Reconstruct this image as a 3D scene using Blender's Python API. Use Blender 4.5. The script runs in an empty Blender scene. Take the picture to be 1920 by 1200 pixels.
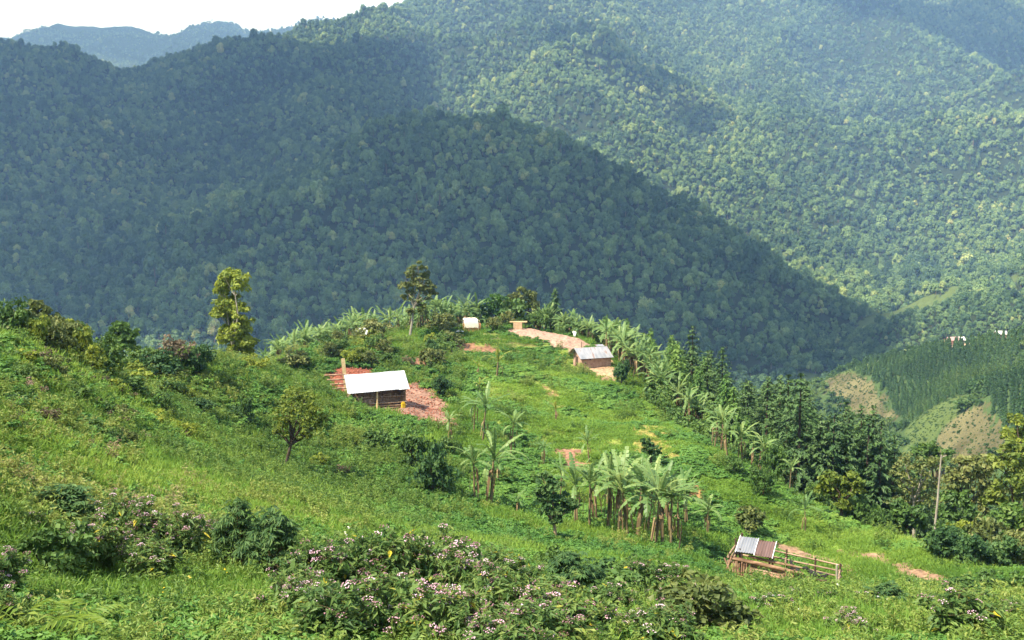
import bpy, math, random
import numpy as np
from mathutils import Vector, Matrix, Euler

# ------------------------------------------------------------------ camera, sky, sun, exposure
SC = bpy.context.scene
COL = SC.collection
F_PX, CX, CY, HORIZ = 1867.0, 960.0, 600.0, 380.0      # lens in photo pixels, true horizon row
PITCH = math.atan((CY - HORIZ) / F_PX)
cam_d = bpy.data.cameras.new('camera')
cam_d.sensor_width = 36.0
cam_d.lens = 36.0 * F_PX / 1920.0
cam_d.clip_start, cam_d.clip_end = 0.1, 30000.0
cam = bpy.data.objects.new('camera', cam_d)
cam.location = (0, 0, 0)
cam.rotation_euler = (math.radians(90) - PITCH, 0, 0)
COL.objects.link(cam)
SC.camera = cam

SUN_DIR = Vector((-0.60, -0.36, 1.0)).normalized()       # towards the sun
SUN_EL = math.asin(SUN_DIR.z)
SUN_ROT = math.atan2(SUN_DIR.x, SUN_DIR.y)
W = bpy.data.worlds.new('World'); SC.world = W
W.use_nodes = True
nt = W.node_tree
for n in list(nt.nodes): nt.nodes.remove(n)
wo = nt.nodes.new('ShaderNodeOutputWorld')
sky = nt.nodes.new('ShaderNodeTexSky')
sky.sky_type = 'NISHITA'; sky.sun_disc = False
sky.sun_elevation = SUN_EL; sky.sun_rotation = SUN_ROT
sky.altitude = 1800; sky.dust_density = 1.5; sky.ozone_density = 1.5
bg = nt.nodes.new('ShaderNodeBackground'); bg.inputs[1].default_value = 0.10
bgc = nt.nodes.new('ShaderNodeBackground'); bgc.inputs[0].default_value = (0.86, 0.94, 1.08, 1); bgc.inputs[1].default_value = 0.52
tc = nt.nodes.new('ShaderNodeTexCoord')
mp = nt.nodes.new('ShaderNodeMapping'); mp.inputs['Scale'].default_value = (1, 1, 3.5)
nz = nt.nodes.new('ShaderNodeTexNoise'); nz.inputs['Scale'].default_value = 2.2; nz.inputs['Detail'].default_value = 8; nz.inputs['Roughness'].default_value = 0.62
rp = nt.nodes.new('ShaderNodeValToRGB')
rp.color_ramp.elements[0].position = 0.40; rp.color_ramp.elements[0].color = (0.18, 0.18, 0.18, 1)
rp.color_ramp.elements[1].position = 0.66; rp.color_ramp.elements[1].color = (1, 1, 1, 1)
mx = nt.nodes.new('ShaderNodeMixShader')
# cloud cover thickens towards the horizon, as seen from below
sx = nt.nodes.new('ShaderNodeSeparateXYZ')
ma = nt.nodes.new('ShaderNodeMapRange'); ma.inputs['From Min'].default_value = 0.05; ma.inputs['From Max'].default_value = 0.45
ma.inputs['To Min'].default_value = 1.0; ma.inputs['To Max'].default_value = 0.0
ad = nt.nodes.new('ShaderNodeMath'); ad.operation = 'ADD'; ad.use_clamp = True
L = nt.links.new
L(tc.outputs['Generated'], mp.inputs[0]); L(mp.outputs[0], nz.inputs['Vector']); L(nz.outputs['Fac'], rp.inputs[0])
L(tc.outputs['Generated'], sx.inputs[0]); L(sx.outputs['Z'], ma.inputs['Value'])
L(rp.outputs[0], ad.inputs[0]); L(ma.outputs[0], ad.inputs[1])
# low sky made brighter and bluer to offset the cream cast of the haze
hb1 = nt.nodes.new('ShaderNodeMapRange'); hb1.inputs['From Min'].default_value = 0.12; hb1.inputs['From Max'].default_value = 0.40
hb1.inputs['To Min'].default_value = 1.0; hb1.inputs['To Max'].default_value = 0.0; L(sx.outputs['Z'], hb1.inputs['Value'])
hm = nt.nodes.new('ShaderNodeMix'); hm.data_type = 'RGBA'; hm.inputs[6].default_value = (0.86, 0.94, 1.08, 1); hm.inputs[7].default_value = (1.05, 1.55, 2.75, 1)
L(hb1.outputs[0], hm.inputs[0]); L(hm.outputs[2], bgc.inputs[0])
L(ad.outputs[0], mx.inputs[0]); L(sky.outputs[0], bg.inputs[0])
L(bg.outputs[0], mx.inputs[1]); L(bgc.outputs[0], mx.inputs[2]); L(mx.outputs[0], wo.inputs[0])

sun_d = bpy.data.lights.new('sun', 'SUN'); sun_d.energy = 5.0; sun_d.angle = math.radians(0.5); sun_d.color = (1.0, 0.965, 0.91)
sun = bpy.data.objects.new('sun', sun_d); COL.objects.link(sun)
sun.rotation_euler = SUN_DIR.to_track_quat('Z', 'Y').to_euler()

SC.view_settings.view_transform = 'Standard'; SC.view_settings.look = 'None'
SC.view_settings.gamma = 1.0; SC.view_settings.use_curve_mapping = False
SC.view_settings.exposure = 1.5
SC.render.engine = 'CYCLES'
SC.cycles.use_denoising = True
SC.cycles.max_bounces = 5; SC.cycles.diffuse_bounces = 2; SC.cycles.glossy_bounces = 1
SC.cycles.transmission_bounces = 2; SC.cycles.volume_bounces = 0; SC.cycles.transparent_max_bounces = 4

# ------------------------------------------------------------------ small numpy helpers
np.seterr(over='ignore')
def tanv(py):                                    # z / y of a pixel row on the centre column plane
    v = (CY - py) / F_PX
    return (v * math.cos(PITCH) - math.sin(PITCH)) / (math.cos(PITCH) + v * math.sin(PITCH))
def ray(px, py):                                 # direction with y = 1
    u, v = (px - CX) / F_PX, (CY - py) / F_PX
    y = math.cos(PITCH) + v * math.sin(PITCH)
    return np.array([u / y, 1.0, (v * math.cos(PITCH) - math.sin(PITCH)) / y])
def at(px, py, Y):
    return ray(px, py) * Y
def hash2(i, j, s):
    h = (i.astype(np.int64) * 374761393 + j.astype(np.int64) * 668265263 + s * 1442695041) & 0xffffffff
    h = ((h ^ (h >> 13)) * 1274126177) & 0xffffffff
    h = ((h ^ (h >> 15)) * 2246822519) & 0xffffffff
    return ((h ^ (h >> 16)) & 0xffffff) / float(0xffffff)
def vnoise(x, y, s=0):
    x = np.asarray(x, float); y = np.asarray(y, float)
    i, j = np.floor(x), np.floor(y)
    fx, fy = x - i, y - j
    fx = fx * fx * fx * (fx * (fx * 6 - 15) + 10); fy = fy * fy * fy * (fy * (fy * 6 - 15) + 10)
    i = i.astype(np.int64); j = j.astype(np.int64)
    a = hash2(i, j, s) * (1 - fx) + hash2(i + 1, j, s) * fx
    b = hash2(i, j + 1, s) * (1 - fx) + hash2(i + 1, j + 1, s) * fx
    return a * (1 - fy) + b * fy
def fbm(x, y, s=0, o=4, g=0.5):
    t = 0; a = 1; n = 0
    for k in range(o):
        t = t + a * vnoise(x * 2 ** k + k * 17.3, y * 2 ** k - k * 9.1, s + k); n += a; a *= g
    return t / n
def sstep(a, b, x):
    t = np.clip((x - a) / (b - a), 0, 1)
    return t * t * (3 - 2 * t)

# ------------------------------------------------------------------ terrain: heights fitted through measured points
P = [  # (photo column, photo row, distance) of visible ground
 (960,1900,2.2),(200,1900,2.1),(1750,1900,2.4),(960,1500,4.6),(100,1500,4.3),(1850,1500,5.2),
 (100,1190,9),(500,1190,9.5),(960,1195,10.5),(1400,1195,12),(1850,1195,13),(-150,1190,8),(2100,1195,13),
 (100,1100,12),(500,1100,14),(960,1110,17),(1400,1130,22),(1850,1130,24),(-150,1100,10),
 (100,1000,15),(400,1000,19),(700,1000,27),(960,1050,30),(1200,1070,37),(-150,1000,12),
 (50,900,19),(300,900,26),(530,885,50),(-150,880,14),
 (50,800,24),(200,800,32),(50,700,31),(0,645,37),(-150,760,20),(-200,620,34),
 (150,690,45),(300,702,58),(520,702,80),(560,665,94),(700,768,75),(600,740,72),
 (300,800,40),(450,780,58),(640,860,58),(640,960,38),(800,900,55),(800,1000,36),(900,945,53),(860,800,72),
 (1000,850,68),(1150,1000,53),(1250,1030,49),(1300,900,64),(1100,780,84),(1000,700,99),(900,660,111),
 (880,622,121),(780,640,114),(700,640,108),(640,655,102),(1000,622,124),(1060,648,117),(1110,692,107),(1200,750,94),
 (1300,820,80),(1400,880,72),(1480,920,68),(1520,1000,59),(1600,1030,55),(1460,1100,46),(1560,1085,47.5),(1700,1060,51),
 (1760,1040,54),(1800,1090,45),(1900,1110,40),(1350,1060,46),(240,694,62),(360,700,72),(425,694,82),(470,694,86),(300,696,66),(720,630,113),(800,622,119),(880,616,124),(960,611,128),(1060,629,124),(1120,653,118),(1200,706,107),
 (1748,1031,54),(1680,1013,58),(1577,970,66),(1640,998,62),(1400,985,58),(1460,1116,39),
 # the hill on the right across the gully
 (1860,870,262),(1820,800,300),(1720,790,345),(1900,700,385),(1920,612,450),(1780,645,470),(1650,672,485),(1560,702,505),
 (1640,740,425),(1720,750,390),(2150,640,380),(2150,850,240),
 (1920,556,790),(1850,554,790),(1750,582,800),(1660,614,800),(1600,652,780),(1500,688,720),(2150,532,800),
 (1680,584,960),(1800,556,980),(1920,530,980),(1700,566,1100),(1900,516,1120),
 # the dark spur
 (850,232,1250),(700,248,1260),(950,250,1230),(1050,280,1195),(1200,356,1130),(1350,432,1060),(1450,498,1000),(1535,570,930),(1590,640,850),
 (800,400,1060),(800,500,950),(600,500,960),(1000,560,840),(1200,560,850),(1400,610,800),(600,590,850),(300,570,880),(50,570,880),(500,400,1090),(-200,570,850),
 (620,300,1300),(400,350,1400),
 # the shaded left mountain and its crest
 (100,480,1080),(100,350,1350),(100,200,1700),(400,200,1750),(640,170,1850),(750,130,2000),
 (0,92,2000),(200,80,2050),(400,80,2100),(500,86,2150),(590,84,2200),(720,54,2350),(-200,84,2000),
 # the sunlit far side
 (1200,325,1600),(1400,400,1580),(1500,450,1480),(1600,525,1300),(1850,510,1250),(1600,350,1750),(1850,400,1600),(1200,250,1900),
 (1000,225,1800),(1000,120,2200),(1400,150,2300),(1700,150,2300),(1900,200,2200),(2150,300,2000),(850,100,2150),
 (1000,5,2600),(1400,0,2800),(1800,0,2800),(2150,0,2900),(830,8,2500),
 (0,68,5200),(150,60,5300),(300,64,5300),(440,52,5400),(550,50,5300),(640,56,5300),(-200,66,5300),
]
H = [  # (photo column, distance, height) of ground hidden from the camera
 (900,150,-27),(900,200,-60),(900,300,-108),(900,500,-148),(900,700,-122),
 (600,120,-22),(600,160,-45),(600,300,-108),(600,500,-140),(600,700,-115),
 (300,80,-20),(300,110,-38),(300,200,-88),(300,400,-128),(300,650,-118),
 (0,55,-15),(0,80,-34),(0,150,-78),(0,300,-118),(0,600,-115),(-200,60,-16),(-200,150,-75),(-200,500,-115),
 (430,105,-24),(360,92,-24),(300,85,-24),(150,70,-22),
 (1250,114,-23),(1250,140,-34),(1250,200,-62),(1250,300,-100),(1250,500,-138),
 (1400,90,-25.5),(1400,115,-31),(1400,150,-46),(1400,250,-85),(1400,450,-128),
 (1550,75,-26),(1550,100,-33),(1550,150,-52),(1550,250,-88),(1550,380,-118),
 (1660,75,-27),(1750,70,-27),(1750,92,-34),(1750,130,-52),(1750,200,-82),(1750,270,-98),
 (1900,62,-24),(1900,100,-42),(1900,160,-66),(2150,60,-22),(2150,120,-50),
 (1780,560,-108),(1650,580,-118),(1920,560,-92),(1800,1000,-118),(1920,950,-105),
 (850,1480,50),(700,1480,70),(1050,1400,20),(1200,1330,-45),(1350,1280,-75),(1450,1220,-95),(1550,1100,-108),
 (200,2700,180),(400,2900,180),(600,3000,250),(0,2700,150),(0,3800,300),(300,3900,320),(500,3900,350),(0,7000,700),(500,7000,700),
 (1000,3200,760),(1500,3500,900),(1900,3600,950),(1000,6500,900),(1900,6500,1000),(800,3500,500),
]
def _pt(c): 
    d = ray(c[0], c[1]) * c[2]; r = math.hypot(d[0], d[1]); return math.atan2(d[0], d[1]), r, d[2] / r
def _ph(c):
    th = math.atan2((c[0] - CX) / F_PX, math.cos(PITCH)); r = c[1] / math.cos(th); return th, r, c[2] / r
CP = np.array([_pt(c) for c in P] + [_ph(c) for c in H])
US = 1.5
CU = np.c_[CP[:, 0] * US, np.log(CP[:, 1])]
KC = 0.07
def _k(d2): return np.sqrt(d2 + KC * KC)
D2 = ((CU[:, None] - CU[None]) ** 2).sum(-1)
n_ = len(CU)
A_ = np.zeros((n_ + 1, n_ + 1)); A_[:n_, :n_] = _k(D2) - np.eye(n_) * 0.0004; A_[n_, :n_] = 1; A_[:n_, n_] = 1
wts = np.linalg.solve(A_, np.r_[CP[:, 2], 0])
TH0, TH1, NT = -0.72, 0.72, 360
LR0, LR1, NR = math.log(1.5), math.log(7000.0), 700
gt = np.linspace(TH0, TH1, NT); gr = np.linspace(LR0, LR1, NR)
GT, GR = np.meshgrid(np.clip(gt, -0.62, 0.62), gr, indexing='ij')
Q = np.empty(GT.shape)
for i in range(NT):
    q = np.c_[GT[i] * US, GR[i]]
    Q[i] = _k(((q[:, None] - CU[None]) ** 2).sum(-1)) @ wts[:n_] + wts[n_]
def base_q(th, lr):
    a = np.clip((th - TH0) / (TH1 - TH0) * (NT - 1), 0, NT - 1.001); b = np.clip((lr - LR0) / (LR1 - LR0) * (NR - 1), 0, NR - 1.001)
    i = a.astype(int); j = b.astype(int); fa = a - i; fb = b - j
    return (Q[i, j] * (1 - fa) + Q[i + 1, j] * fa) * (1 - fb) + (Q[i, j + 1] * (1 - fa) + Q[i + 1, j + 1] * fa) * fb
PADS = []      # (x, y, radius_in, radius_out, z): levelled platforms of the huts and the pen
def height(x, y, pads=True):
    x = np.asarray(x, float); y = np.asarray(y, float)
    r = np.hypot(x, y) + 1e-6; th = np.arctan2(x, y); lr = np.log(np.maximum(r, 1.5))
    z = base_q(th, lr) * r
    wb = sstep(0.75, 1.6, np.abs(th))                      # beside and behind the camera: the same hillside climbs on
    z = z * (1 - wb) + wb * (-1.7 + (r * (0.10 * np.cos(th + math.pi)) + 0.00 * r))
    near = sstep(6, 25, r) * (1 - sstep(300, 500, r))
    z = z + near * ((fbm(x / 7, y / 7, 3, 3) - .5) * 0.9 + (fbm(x / 1.6, y / 1.6, 8, 2) - .5) * 0.25) * (0.35 + 0.65 * sstep(20, 70, r)) * (1 - .85 * np.exp(-(((x - 13) / 6) ** 2 + ((y - 42) / 8) ** 2)))
    z = z - .75 * np.exp(-((x - .27 * y) / 5.5) ** 2 - ((y - 37.5) / 5) ** 2)
    mid = sstep(200, 420, r) * (1 - sstep(700, 900, r))
    z = z + mid * (fbm(x / 60, y / 60, 5, 3) - .5) * 10
    calm = 1 - .85 * np.exp(-((x - 480) / 260) ** 2 - ((y - 1000) / 260) ** 2)
    far = sstep(800, 1250, r) * calm
    rd = 1 - np.abs(2 * fbm(x / 420 + 3.1, y / 420 + 1.7, 21, 2) - 1) * 2.2
    rd2 = 1 - np.abs(2 * vnoise(x / 170 + .4, y / 170 + 8.2, 31) - 1) * 1.6
    z = z + far * (rd * (42 + 22 * sstep(1500, 1900, r) + 34 * sstep(1400, 1800, r) * sstep(-450, 50, x)) + rd2 * 16 - 34) * (0.55 + 0.45 * sstep(1300, 1900, r))
    rd3 = 1 - np.abs(2 * vnoise(x / 620 + y / 1500 + 2.35, y / 1250 - x / 1900 + .6, 61) - 1) * 1.5
    z = z + sstep(1450, 1900, r) * sstep(-350, 250, x) * (1 - sstep(3000, 3600, r)) * (rd3 - .35) * 120
    z = z + calm * sstep(650, 900, r) * (fbm(x / 90, y / 90, 41, 3) - .5) * 22
    if pads:
        for (px, py, ri, ro, pz, qx, qy) in PADS:
            d = np.hypot(x - px, y - py); w = 1 - sstep(ri, ro, d); z = z * (1 - w) + (pz + qx * (x - px) + qy * (y - py)) * w
    return z
def ground(px, py, rmin=3.0, rmax=165.0, pads=True):
    """first ground met by the line of sight between rmin and rmax, else the crest it passes nearest to"""
    d = ray(px, py); h = math.hypot(d[0], d[1]); sx_, sy_ = d[0] / h, d[1] / h; sl = d[2] / h
    rr = np.exp(np.linspace(math.log(rmin), math.log(rmax), 6000))
    gap = height(sx_ * rr, sy_ * rr, pads) / rr - sl
    k = int(np.argmax(gap > 0))
    if not gap[k] > 0: k = int(np.argmax(gap))
    r = rr[k]
    return np.array([sx_ * r, sy_ * r, float(height(sx_ * r, sy_ * r, pads))])
def gz(x, y): return float(height(np.array([x]), np.array([y]))[0])
def in_poly(x, y, poly):
    inside = np.zeros(np.shape(x), bool); n = len(poly)
    for i in range(n):
        x1, y1 = poly[i]; x2, y2 = poly[(i + 1) % n]
        c = ((y1 > y) != (y2 > y)) & (x < (x2 - x1) * (y - y1) / (y2 - y1 + 1e-12) + x1)
        inside ^= c
    return inside
def wpoly(pts, rmin=3.0, rmax=165):
    out = []
    for (a, b) in pts:
        g = ground(a, b, rmin, rmax)
        if g is not None: out.append((g[0], g[1]))
    return out
# ------------------------------------------------------------------ object helpers
def tag(o, label=None, cat=None, group=None, kind=None):
    if label: o['label'] = label
    if cat: o['category'] = cat
    if group: o['group'] = group
    if kind: o['kind'] = kind
    return o
def empty(name, loc=(0, 0, 0), rz=0.0, label=None, cat=None, group=None):
    o = bpy.data.objects.new(name, None); COL.objects.link(o)
    o.location = loc; o.rotation_euler = (0, 0, rz); o.empty_display_size = 0.2
    return tag(o, label, cat, group)
class MB:
    """collects vertices and faces for ONE mesh object"""
    def __init__(s): s.v = []; s.f = []; s.t = []; s.m = []; s.n = 0; s.sm = []
    def add(s, v, f, tint=0.5, mat=0, smooth=False):
        v = np.asarray(v, float).reshape(-1, 3)
        f = np.asarray(f, int)
        s.f.append(f + s.n); s.v.append(v); s.n += len(v)
        s.t.append(np.broadcast_to(np.asarray(tint, float), (len(v),)) if np.ndim(tint) < 2 else tint)
        s.m.append(np.full(len(f), mat)); s.sm.append(np.full(len(f), smooth))
    def mesh(s, name, mats):
        me = bpy.data.meshes.new(name)
        V = np.concatenate(s.v).astype(np.float32)
        me.vertices.add(len(V)); me.vertices.foreach_set('co', V.ravel())
        li = np.concatenate([f.ravel() for f in s.f]).astype(np.int32)
        tot = np.concatenate([np.full(len(f), f.shape[1]) for f in s.f]).astype(np.int32)
        me.loops.add(len(li)); me.loops.foreach_set('vertex_index', li)
        me.polygons.add(len(tot)); st = np.r_[0, np.cumsum(tot)[:-1]].astype(np.int32)
        me.polygons.foreach_set('loop_start', st)
        me.polygons.foreach_set('material_index', np.concatenate(s.m).astype(np.int32))
        me.polygons.foreach_set('use_smooth', np.concatenate(s.sm))
        a = me.attributes.new('tint', 'FLOAT', 'POINT'); a.data.foreach_set('value', np.concatenate(s.t).astype(np.float32))
        for m in (mats if isinstance(mats, (list, tuple)) else [mats]): me.materials.append(m)
        me.update(calc_edges=True); me.validate()
        return me
    def build(s, name, mats, parent=None, loc=None):
        o = bpy.data.objects.new(name, s.mesh(name, mats)); COL.objects.link(o)
        if parent is not None: o.parent = parent
        if loc is not None: o.location = loc
        return o
    # shapes
    def tube(s, pts, rad, n=6, tint=0.5, mat=0, cap=True):
        pts = np.asarray(pts, float); rad = np.broadcast_to(np.asarray(rad, float), (len(pts),))
        V = []
        for i in range(len(pts)):
            d = pts[min(i + 1, len(pts) - 1)] - pts[max(i - 1, 0)]; d = d / (np.linalg.norm(d) + 1e-9)
            a = np.cross(d, (0.0, 1.0, 0.0) if abs(d[1]) < .9 else (1.0, 0, 0)); a /= np.linalg.norm(a) + 1e-9; b = np.cross(d, a)
            an = np.arange(n) / n * 2 * math.pi
            V.append(pts[i] + rad[i] * (np.cos(an)[:, None] * a + np.sin(an)[:, None] * b))
        V = np.concatenate(V); Fs = []
        for i in range(len(pts) - 1):
            for k in range(n): Fs.append((i * n + k, i * n + (k + 1) % n, (i + 1) * n + (k + 1) % n, (i + 1) * n + k))
        s.add(V, Fs, tint, mat, True)
        if cap:
            s.add(V[-n:], [tuple(range(n))], tint, mat); s.add(V[:n], [tuple(range(n))[::-1]], tint, mat)
    def box(s, c, size, rot=None, tint=0.5, mat=0):
        h = np.array(size) / 2
        V = np.array([(x, y, z) for x in (-1, 1) for y in (-1, 1) for z in (-1, 1)]) * h
        if rot is not None: V = V @ np.array(Euler(rot).to_matrix()).T
        V = V + np.array(c)
        s.add(V, [(0, 1, 3, 2), (4, 6, 7, 5), (0, 4, 5, 1), (2, 3, 7, 6), (0, 2, 6, 4), (1, 5, 7, 3)], tint, mat)
def leaves(mb, c, nrm, Ln, Wd, rng, droop=0.25, tint=None, mat=0, tdir=None):
    """kite-shaped leaf faces at centres c facing nrm"""
    n = len(c); nrm = nrm / (np.linalg.norm(nrm, axis=1, keepdims=True) + 1e-9)
    t = rng.normal(size=(n, 3)) if tdir is None else tdir
    t = t - (t * nrm).sum(1, keepdims=True) * nrm; t /= np.linalg.norm(t, axis=1, keepdims=True) + 1e-9
    b = np.cross(nrm, t)
    Ln = np.broadcast_to(Ln, (n,))[:, None] * rng.uniform(.7, 1.25, (n, 1)); Wd = np.broadcast_to(Wd, (n,))[:, None] * rng.uniform(.7, 1.25, (n, 1))
    V = np.stack([c - t * Ln * .5, c + b * Wd * .5 - t * Ln * .05, c + t * Ln * .5 - nrm * Ln * droop, c - b * Wd * .5 - t * Ln * .05], 1).reshape(-1, 3)
    Fi = np.arange(4 * n).reshape(n, 4)
    if tint is None: tint = rng.uniform(0, 1, n)
    mb.add(V, Fi, np.repeat(tint, 4), mat, False)
def sph(rng, n, zmin=-1):
    d = rng.normal(size=(int(n * 1.8) + 8, 3)); d /= np.linalg.norm(d, axis=1, keepdims=True)
    d = d[d[:, 2] > zmin]
    while len(d) < n: d = np.r_[d, d]
    return d[:n]
def clumps(rng, blobs, n_sub, sub_r, n_leaf, zmin=-0.5):
    """blobs (x,y,z,rx,ry,rz) -> leaf centres, normals and tints on small clumps spread over each blob"""
    C_, N_, T_ = [], [], []
    for (x, y, z, rx, ry, rz) in blobs:
        d = sph(rng, n_sub, zmin) * np.array([rx, ry, rz]) * rng.uniform(.45, 1.0, (n_sub, 1))
        sr = sub_r * rng.uniform(.65, 1.3, n_sub) * (rx + ry + rz) / 3
        st = rng.uniform(0, 1, n_sub)
        for k in range(n_sub):
            e = sph(rng, n_leaf, -0.45)
            C_.append(np.array([x, y, z]) + d[k] + e * sr[k] * rng.uniform(.6, 1.05, (n_leaf, 1)) * np.array([1, 1, .75]))
            N_.append(e + rng.normal(size=e.shape) * .35 + np.array([0, 0, .25])); T_.append(np.clip(st[k] * .6 + rng.uniform(0, .4, n_leaf), 0, 1))
    return np.concatenate(C_), np.concatenate(N_), np.concatenate(T_)

# ------------------------------------------------------------------ materials
def nodes(name):
    m = bpy.data.materials.new(name); m.use_nodes = True; t = m.node_tree
    for n in list(t.nodes): t.nodes.remove(n)
    return m, t, t.nodes.new, t.links.new
def ramp(t, cols, pos=None):
    r = t.nodes.new('ShaderNodeValToRGB'); el = r.color_ramp.elements
    while len(el) < len(cols): el.new(0.5)
    for i, c in enumerate(cols):
        el[i].position = i / (len(cols) - 1) if pos is None else pos[i]; el[i].color = (*c, 1)
    return r
def leafmat(name, cols, inst=False, trans=0.3, rough=0.55, spec=0.25, pos=None, wi=0.55):
    """leaf colours spread over tint (per leaf) and, for scattered plants, the tint of each copy"""
    m, t, N, K = nodes(name)
    a = N('ShaderNodeAttribute'); a.attribute_name = 'tint'
    if inst:
        b = N('ShaderNodeAttribute'); b.attribute_type = 'INSTANCER'; b.attribute_name = 'itint'; bo = b.outputs['Fac']
    else:
        b = N('ShaderNodeObjectInfo'); bo = b.outputs['Random']
    m1 = N('ShaderNodeMath'); m1.operation = 'MULTIPLY'; m1.inputs[1].default_value = 1 - wi; K(a.outputs['Fac'], m1.inputs[0])
    m2 = N('ShaderNodeMath'); m2.operation = 'MULTIPLY_ADD'; m2.inputs[1].default_value = wi; K(bo, m2.inputs[0]); K(m1.outputs[0], m2.inputs[2])
    r = ramp(t, cols, pos); K(m2.outputs[0], r.inputs[0])
    p = N('ShaderNodeBsdfPrincipled'); p.inputs['Roughness'].default_value = rough; p.inputs['Specular IOR Level'].default_value = spec
    K(r.outputs[0], p.inputs['Base Color'])
    tr = N('ShaderNodeBsdfTranslucent')
    hs = N('ShaderNodeHueSaturation'); hs.inputs['Hue'].default_value = 0.485; hs.inputs['Value'].default_value = 1.5; K(r.outputs[0], hs.inputs['Color']); K(hs.outputs[0], tr.inputs[0])
    mxs = N('ShaderNodeMixShader'); mxs.inputs[0].default_value = trans
    K(p.outputs[0], mxs.inputs[1]); K(tr.outputs[0], mxs.inputs[2])
    o = N('ShaderNodeOutputMaterial'); K(mxs.outputs[0], o.inputs[0])
    return m
def plainmat(name, cols, scale=6.0, rough=0.8, bump=0.3, metal=0.0, stretch=(1, 1, 1), spec=0.3, pos=None, detail=6):
    m, t, N, K = nodes(name)
    tcn = N('ShaderNodeTexCoord'); mpn = N('ShaderNodeMapping'); mpn.inputs['Scale'].default_value = stretch
    nzn = N('ShaderNodeTexNoise'); nzn.inputs['Scale'].default_value = scale; nzn.inputs['Detail'].default_value = detail; nzn.inputs['Roughness'].default_value = .6
    K(tcn.outputs['Object'], mpn.inputs[0]); K(mpn.outputs[0], nzn.inputs['Vector'])
    r = ramp(t, cols, pos or [0.3 + 0.4 * i / (len(cols) - 1) for i in range(len(cols))]); K(nzn.outputs['Fac'], r.inputs[0])
    p = N('ShaderNodeBsdfPrincipled'); p.inputs['Roughness'].default_value = rough; p.inputs['Metallic'].default_value = metal
    p.inputs['Specular IOR Level'].default_value = spec
    K(r.outputs[0], p.inputs['Base Color'])
    if bump:
        bn = N('ShaderNodeBump'); bn.inputs['Strength'].default_value = bump; bn.inputs['Distance'].default_value = 0.03
        K(nzn.outputs['Fac'], bn.inputs['Height']); K(bn.outputs[0], p.inputs['Normal'])
    o = N('ShaderNodeOutputMaterial'); K(p.outputs[0], o.inputs[0])
    return m

# ------------------------------------------------------------------ levelled platforms
g1 = ground(703, 768, pads=False); HUT1 = g1.copy()
g2 = ground(1112, 694, pads=False); HUT2 = g2.copy()
g3 = ground(1460, 1096, pads=False); PEN = g3.copy()
PADS.append((HUT1[0], HUT1[1] + 1.0, 2.6, 4.6, HUT1[2] + 0.05, 0, 0))
PADS.append((HUT2[0] - 0.3, HUT2[1] + 1.2, 2.4, 4.2, HUT2[2] + 0.25, 0, 0))

PADS.append((PEN[0] + .2, PEN[1] + .6, 3.0, 4.8, PEN[2], -.13, -.05))

# soil and field outlines, taken to the ground plane
def wp(p, rmin=20, rmax=165): return wpoly(p, rmin, rmax)
SOIL = [  # polygon, colour, ragged edge (m)
 (wp([(735,722),(790,716),(825,742),(856,785),(862,806),(835,806),(800,800),(765,782),(735,772),(690,772),(690,730)]), (0.21,0.125,0.095), .7),
 (wp([(604,700),(640,688),(700,690),(700,735),(660,752),(636,738),(612,724)]), (0.20,0.065,0.04), .4),
 (wp([(948,619),(1000,613),(1050,622),(1098,634),(1112,650),(1070,662),(1030,645),(985,632),(950,626)]), (0.30,0.195,0.15), .7),
 (wp([(1090,690),(1140,668),(1166,708),(1140,716),(1120,708)]), (0.31,0.205,0.13), .5),
 (wp([(1196,730),(1215,732),(1262,778),(1275,800),(1255,798),(1230,765)]), (0.26,0.15,0.08), .6),
 (wp([(1044,838),(1082,842),(1100,880),(1085,892),(1050,872)]), (0.23,0.125,0.085), .8),
 (wp([(1448,1016),(1500,1024),(1545,1044),(1620,1066),(1600,1078),(1520,1052),(1450,1034)]), (0.235,0.15,0.10), .5),
 (wp([(1570,1030),(1650,1038),(1706,1060),(1690,1066),(1600,1044)]), (0.235,0.15,0.10), .4),
 (wp([(1655,1062),(1740,1070),(1800,1084),(1790,1100),(1720,1092)]), (0.245,0.155,0.10), .4),
 (wp([(835,648),(870,642),(930,652),(930,672),(905,662),(870,662),(840,672)]), (0.19,0.105,0.065), .7),
 (wp([(1180,795),(1240,800),(1260,860),(1200,850)]), (0.20,0.17,0.05), 1.5),
 (wp([(1010,716),(1040,728),(1046,748),(1020,740)]), (0.24,0.17,0.08), .5),
 (wp([(1262,880),(1300,905),(1330,940),(1300,930)]), (0.27,0.15,0.07), .8),
 (wp([(760,672),(815,665),(812,690),(770,690)]), (0.20,0.11,0.07), .6),
]
HS1, HS2, HS3 = ground(1783, 640, 380, 560), ground(1797, 632, 380, 560), ground(1873, 613, 380, 560)
for h_, w_ in ((HS1, 7), (HS3, 4.5)): SOIL.append(([(h_[0] + w_ * math.cos(k), h_[1] - 3 + w_ * 1.6 * math.sin(k)) for k in np.arange(0, 6.2, .6)], (.40, .27, .20), 1.5))
FIELD = [wp([(1556,702),(1600,696),(1625,712),(1668,752),(1686,786),(1655,792),(1600,775),(1545,740)],330,620),
         wp([(1770,800),(1830,760),(1850,770),(1890,812),(1880,860),(1760,880),(1740,840)],220,420)]
MEAD = [wp([(1495,694),(1540,704),(1560,720),(1540,730),(1500,712)],500,800), wp([(1700,800),(1800,742),(1840,745),(1780,790),(1700,860)],220,430),
        wp([(1550,700),(1600,676),(1700,655),(1790,630),(1921,596),(1921,612),(1790,648),(1700,672),(1620,690),(1560,712)],380,560),
        wp([(1600,612),(1680,577),(1760,558),(1860,534),(1921,522),(1921,541),(1860,554),(1760,578),(1680,598),(1610,624)],860,1400)]
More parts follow.
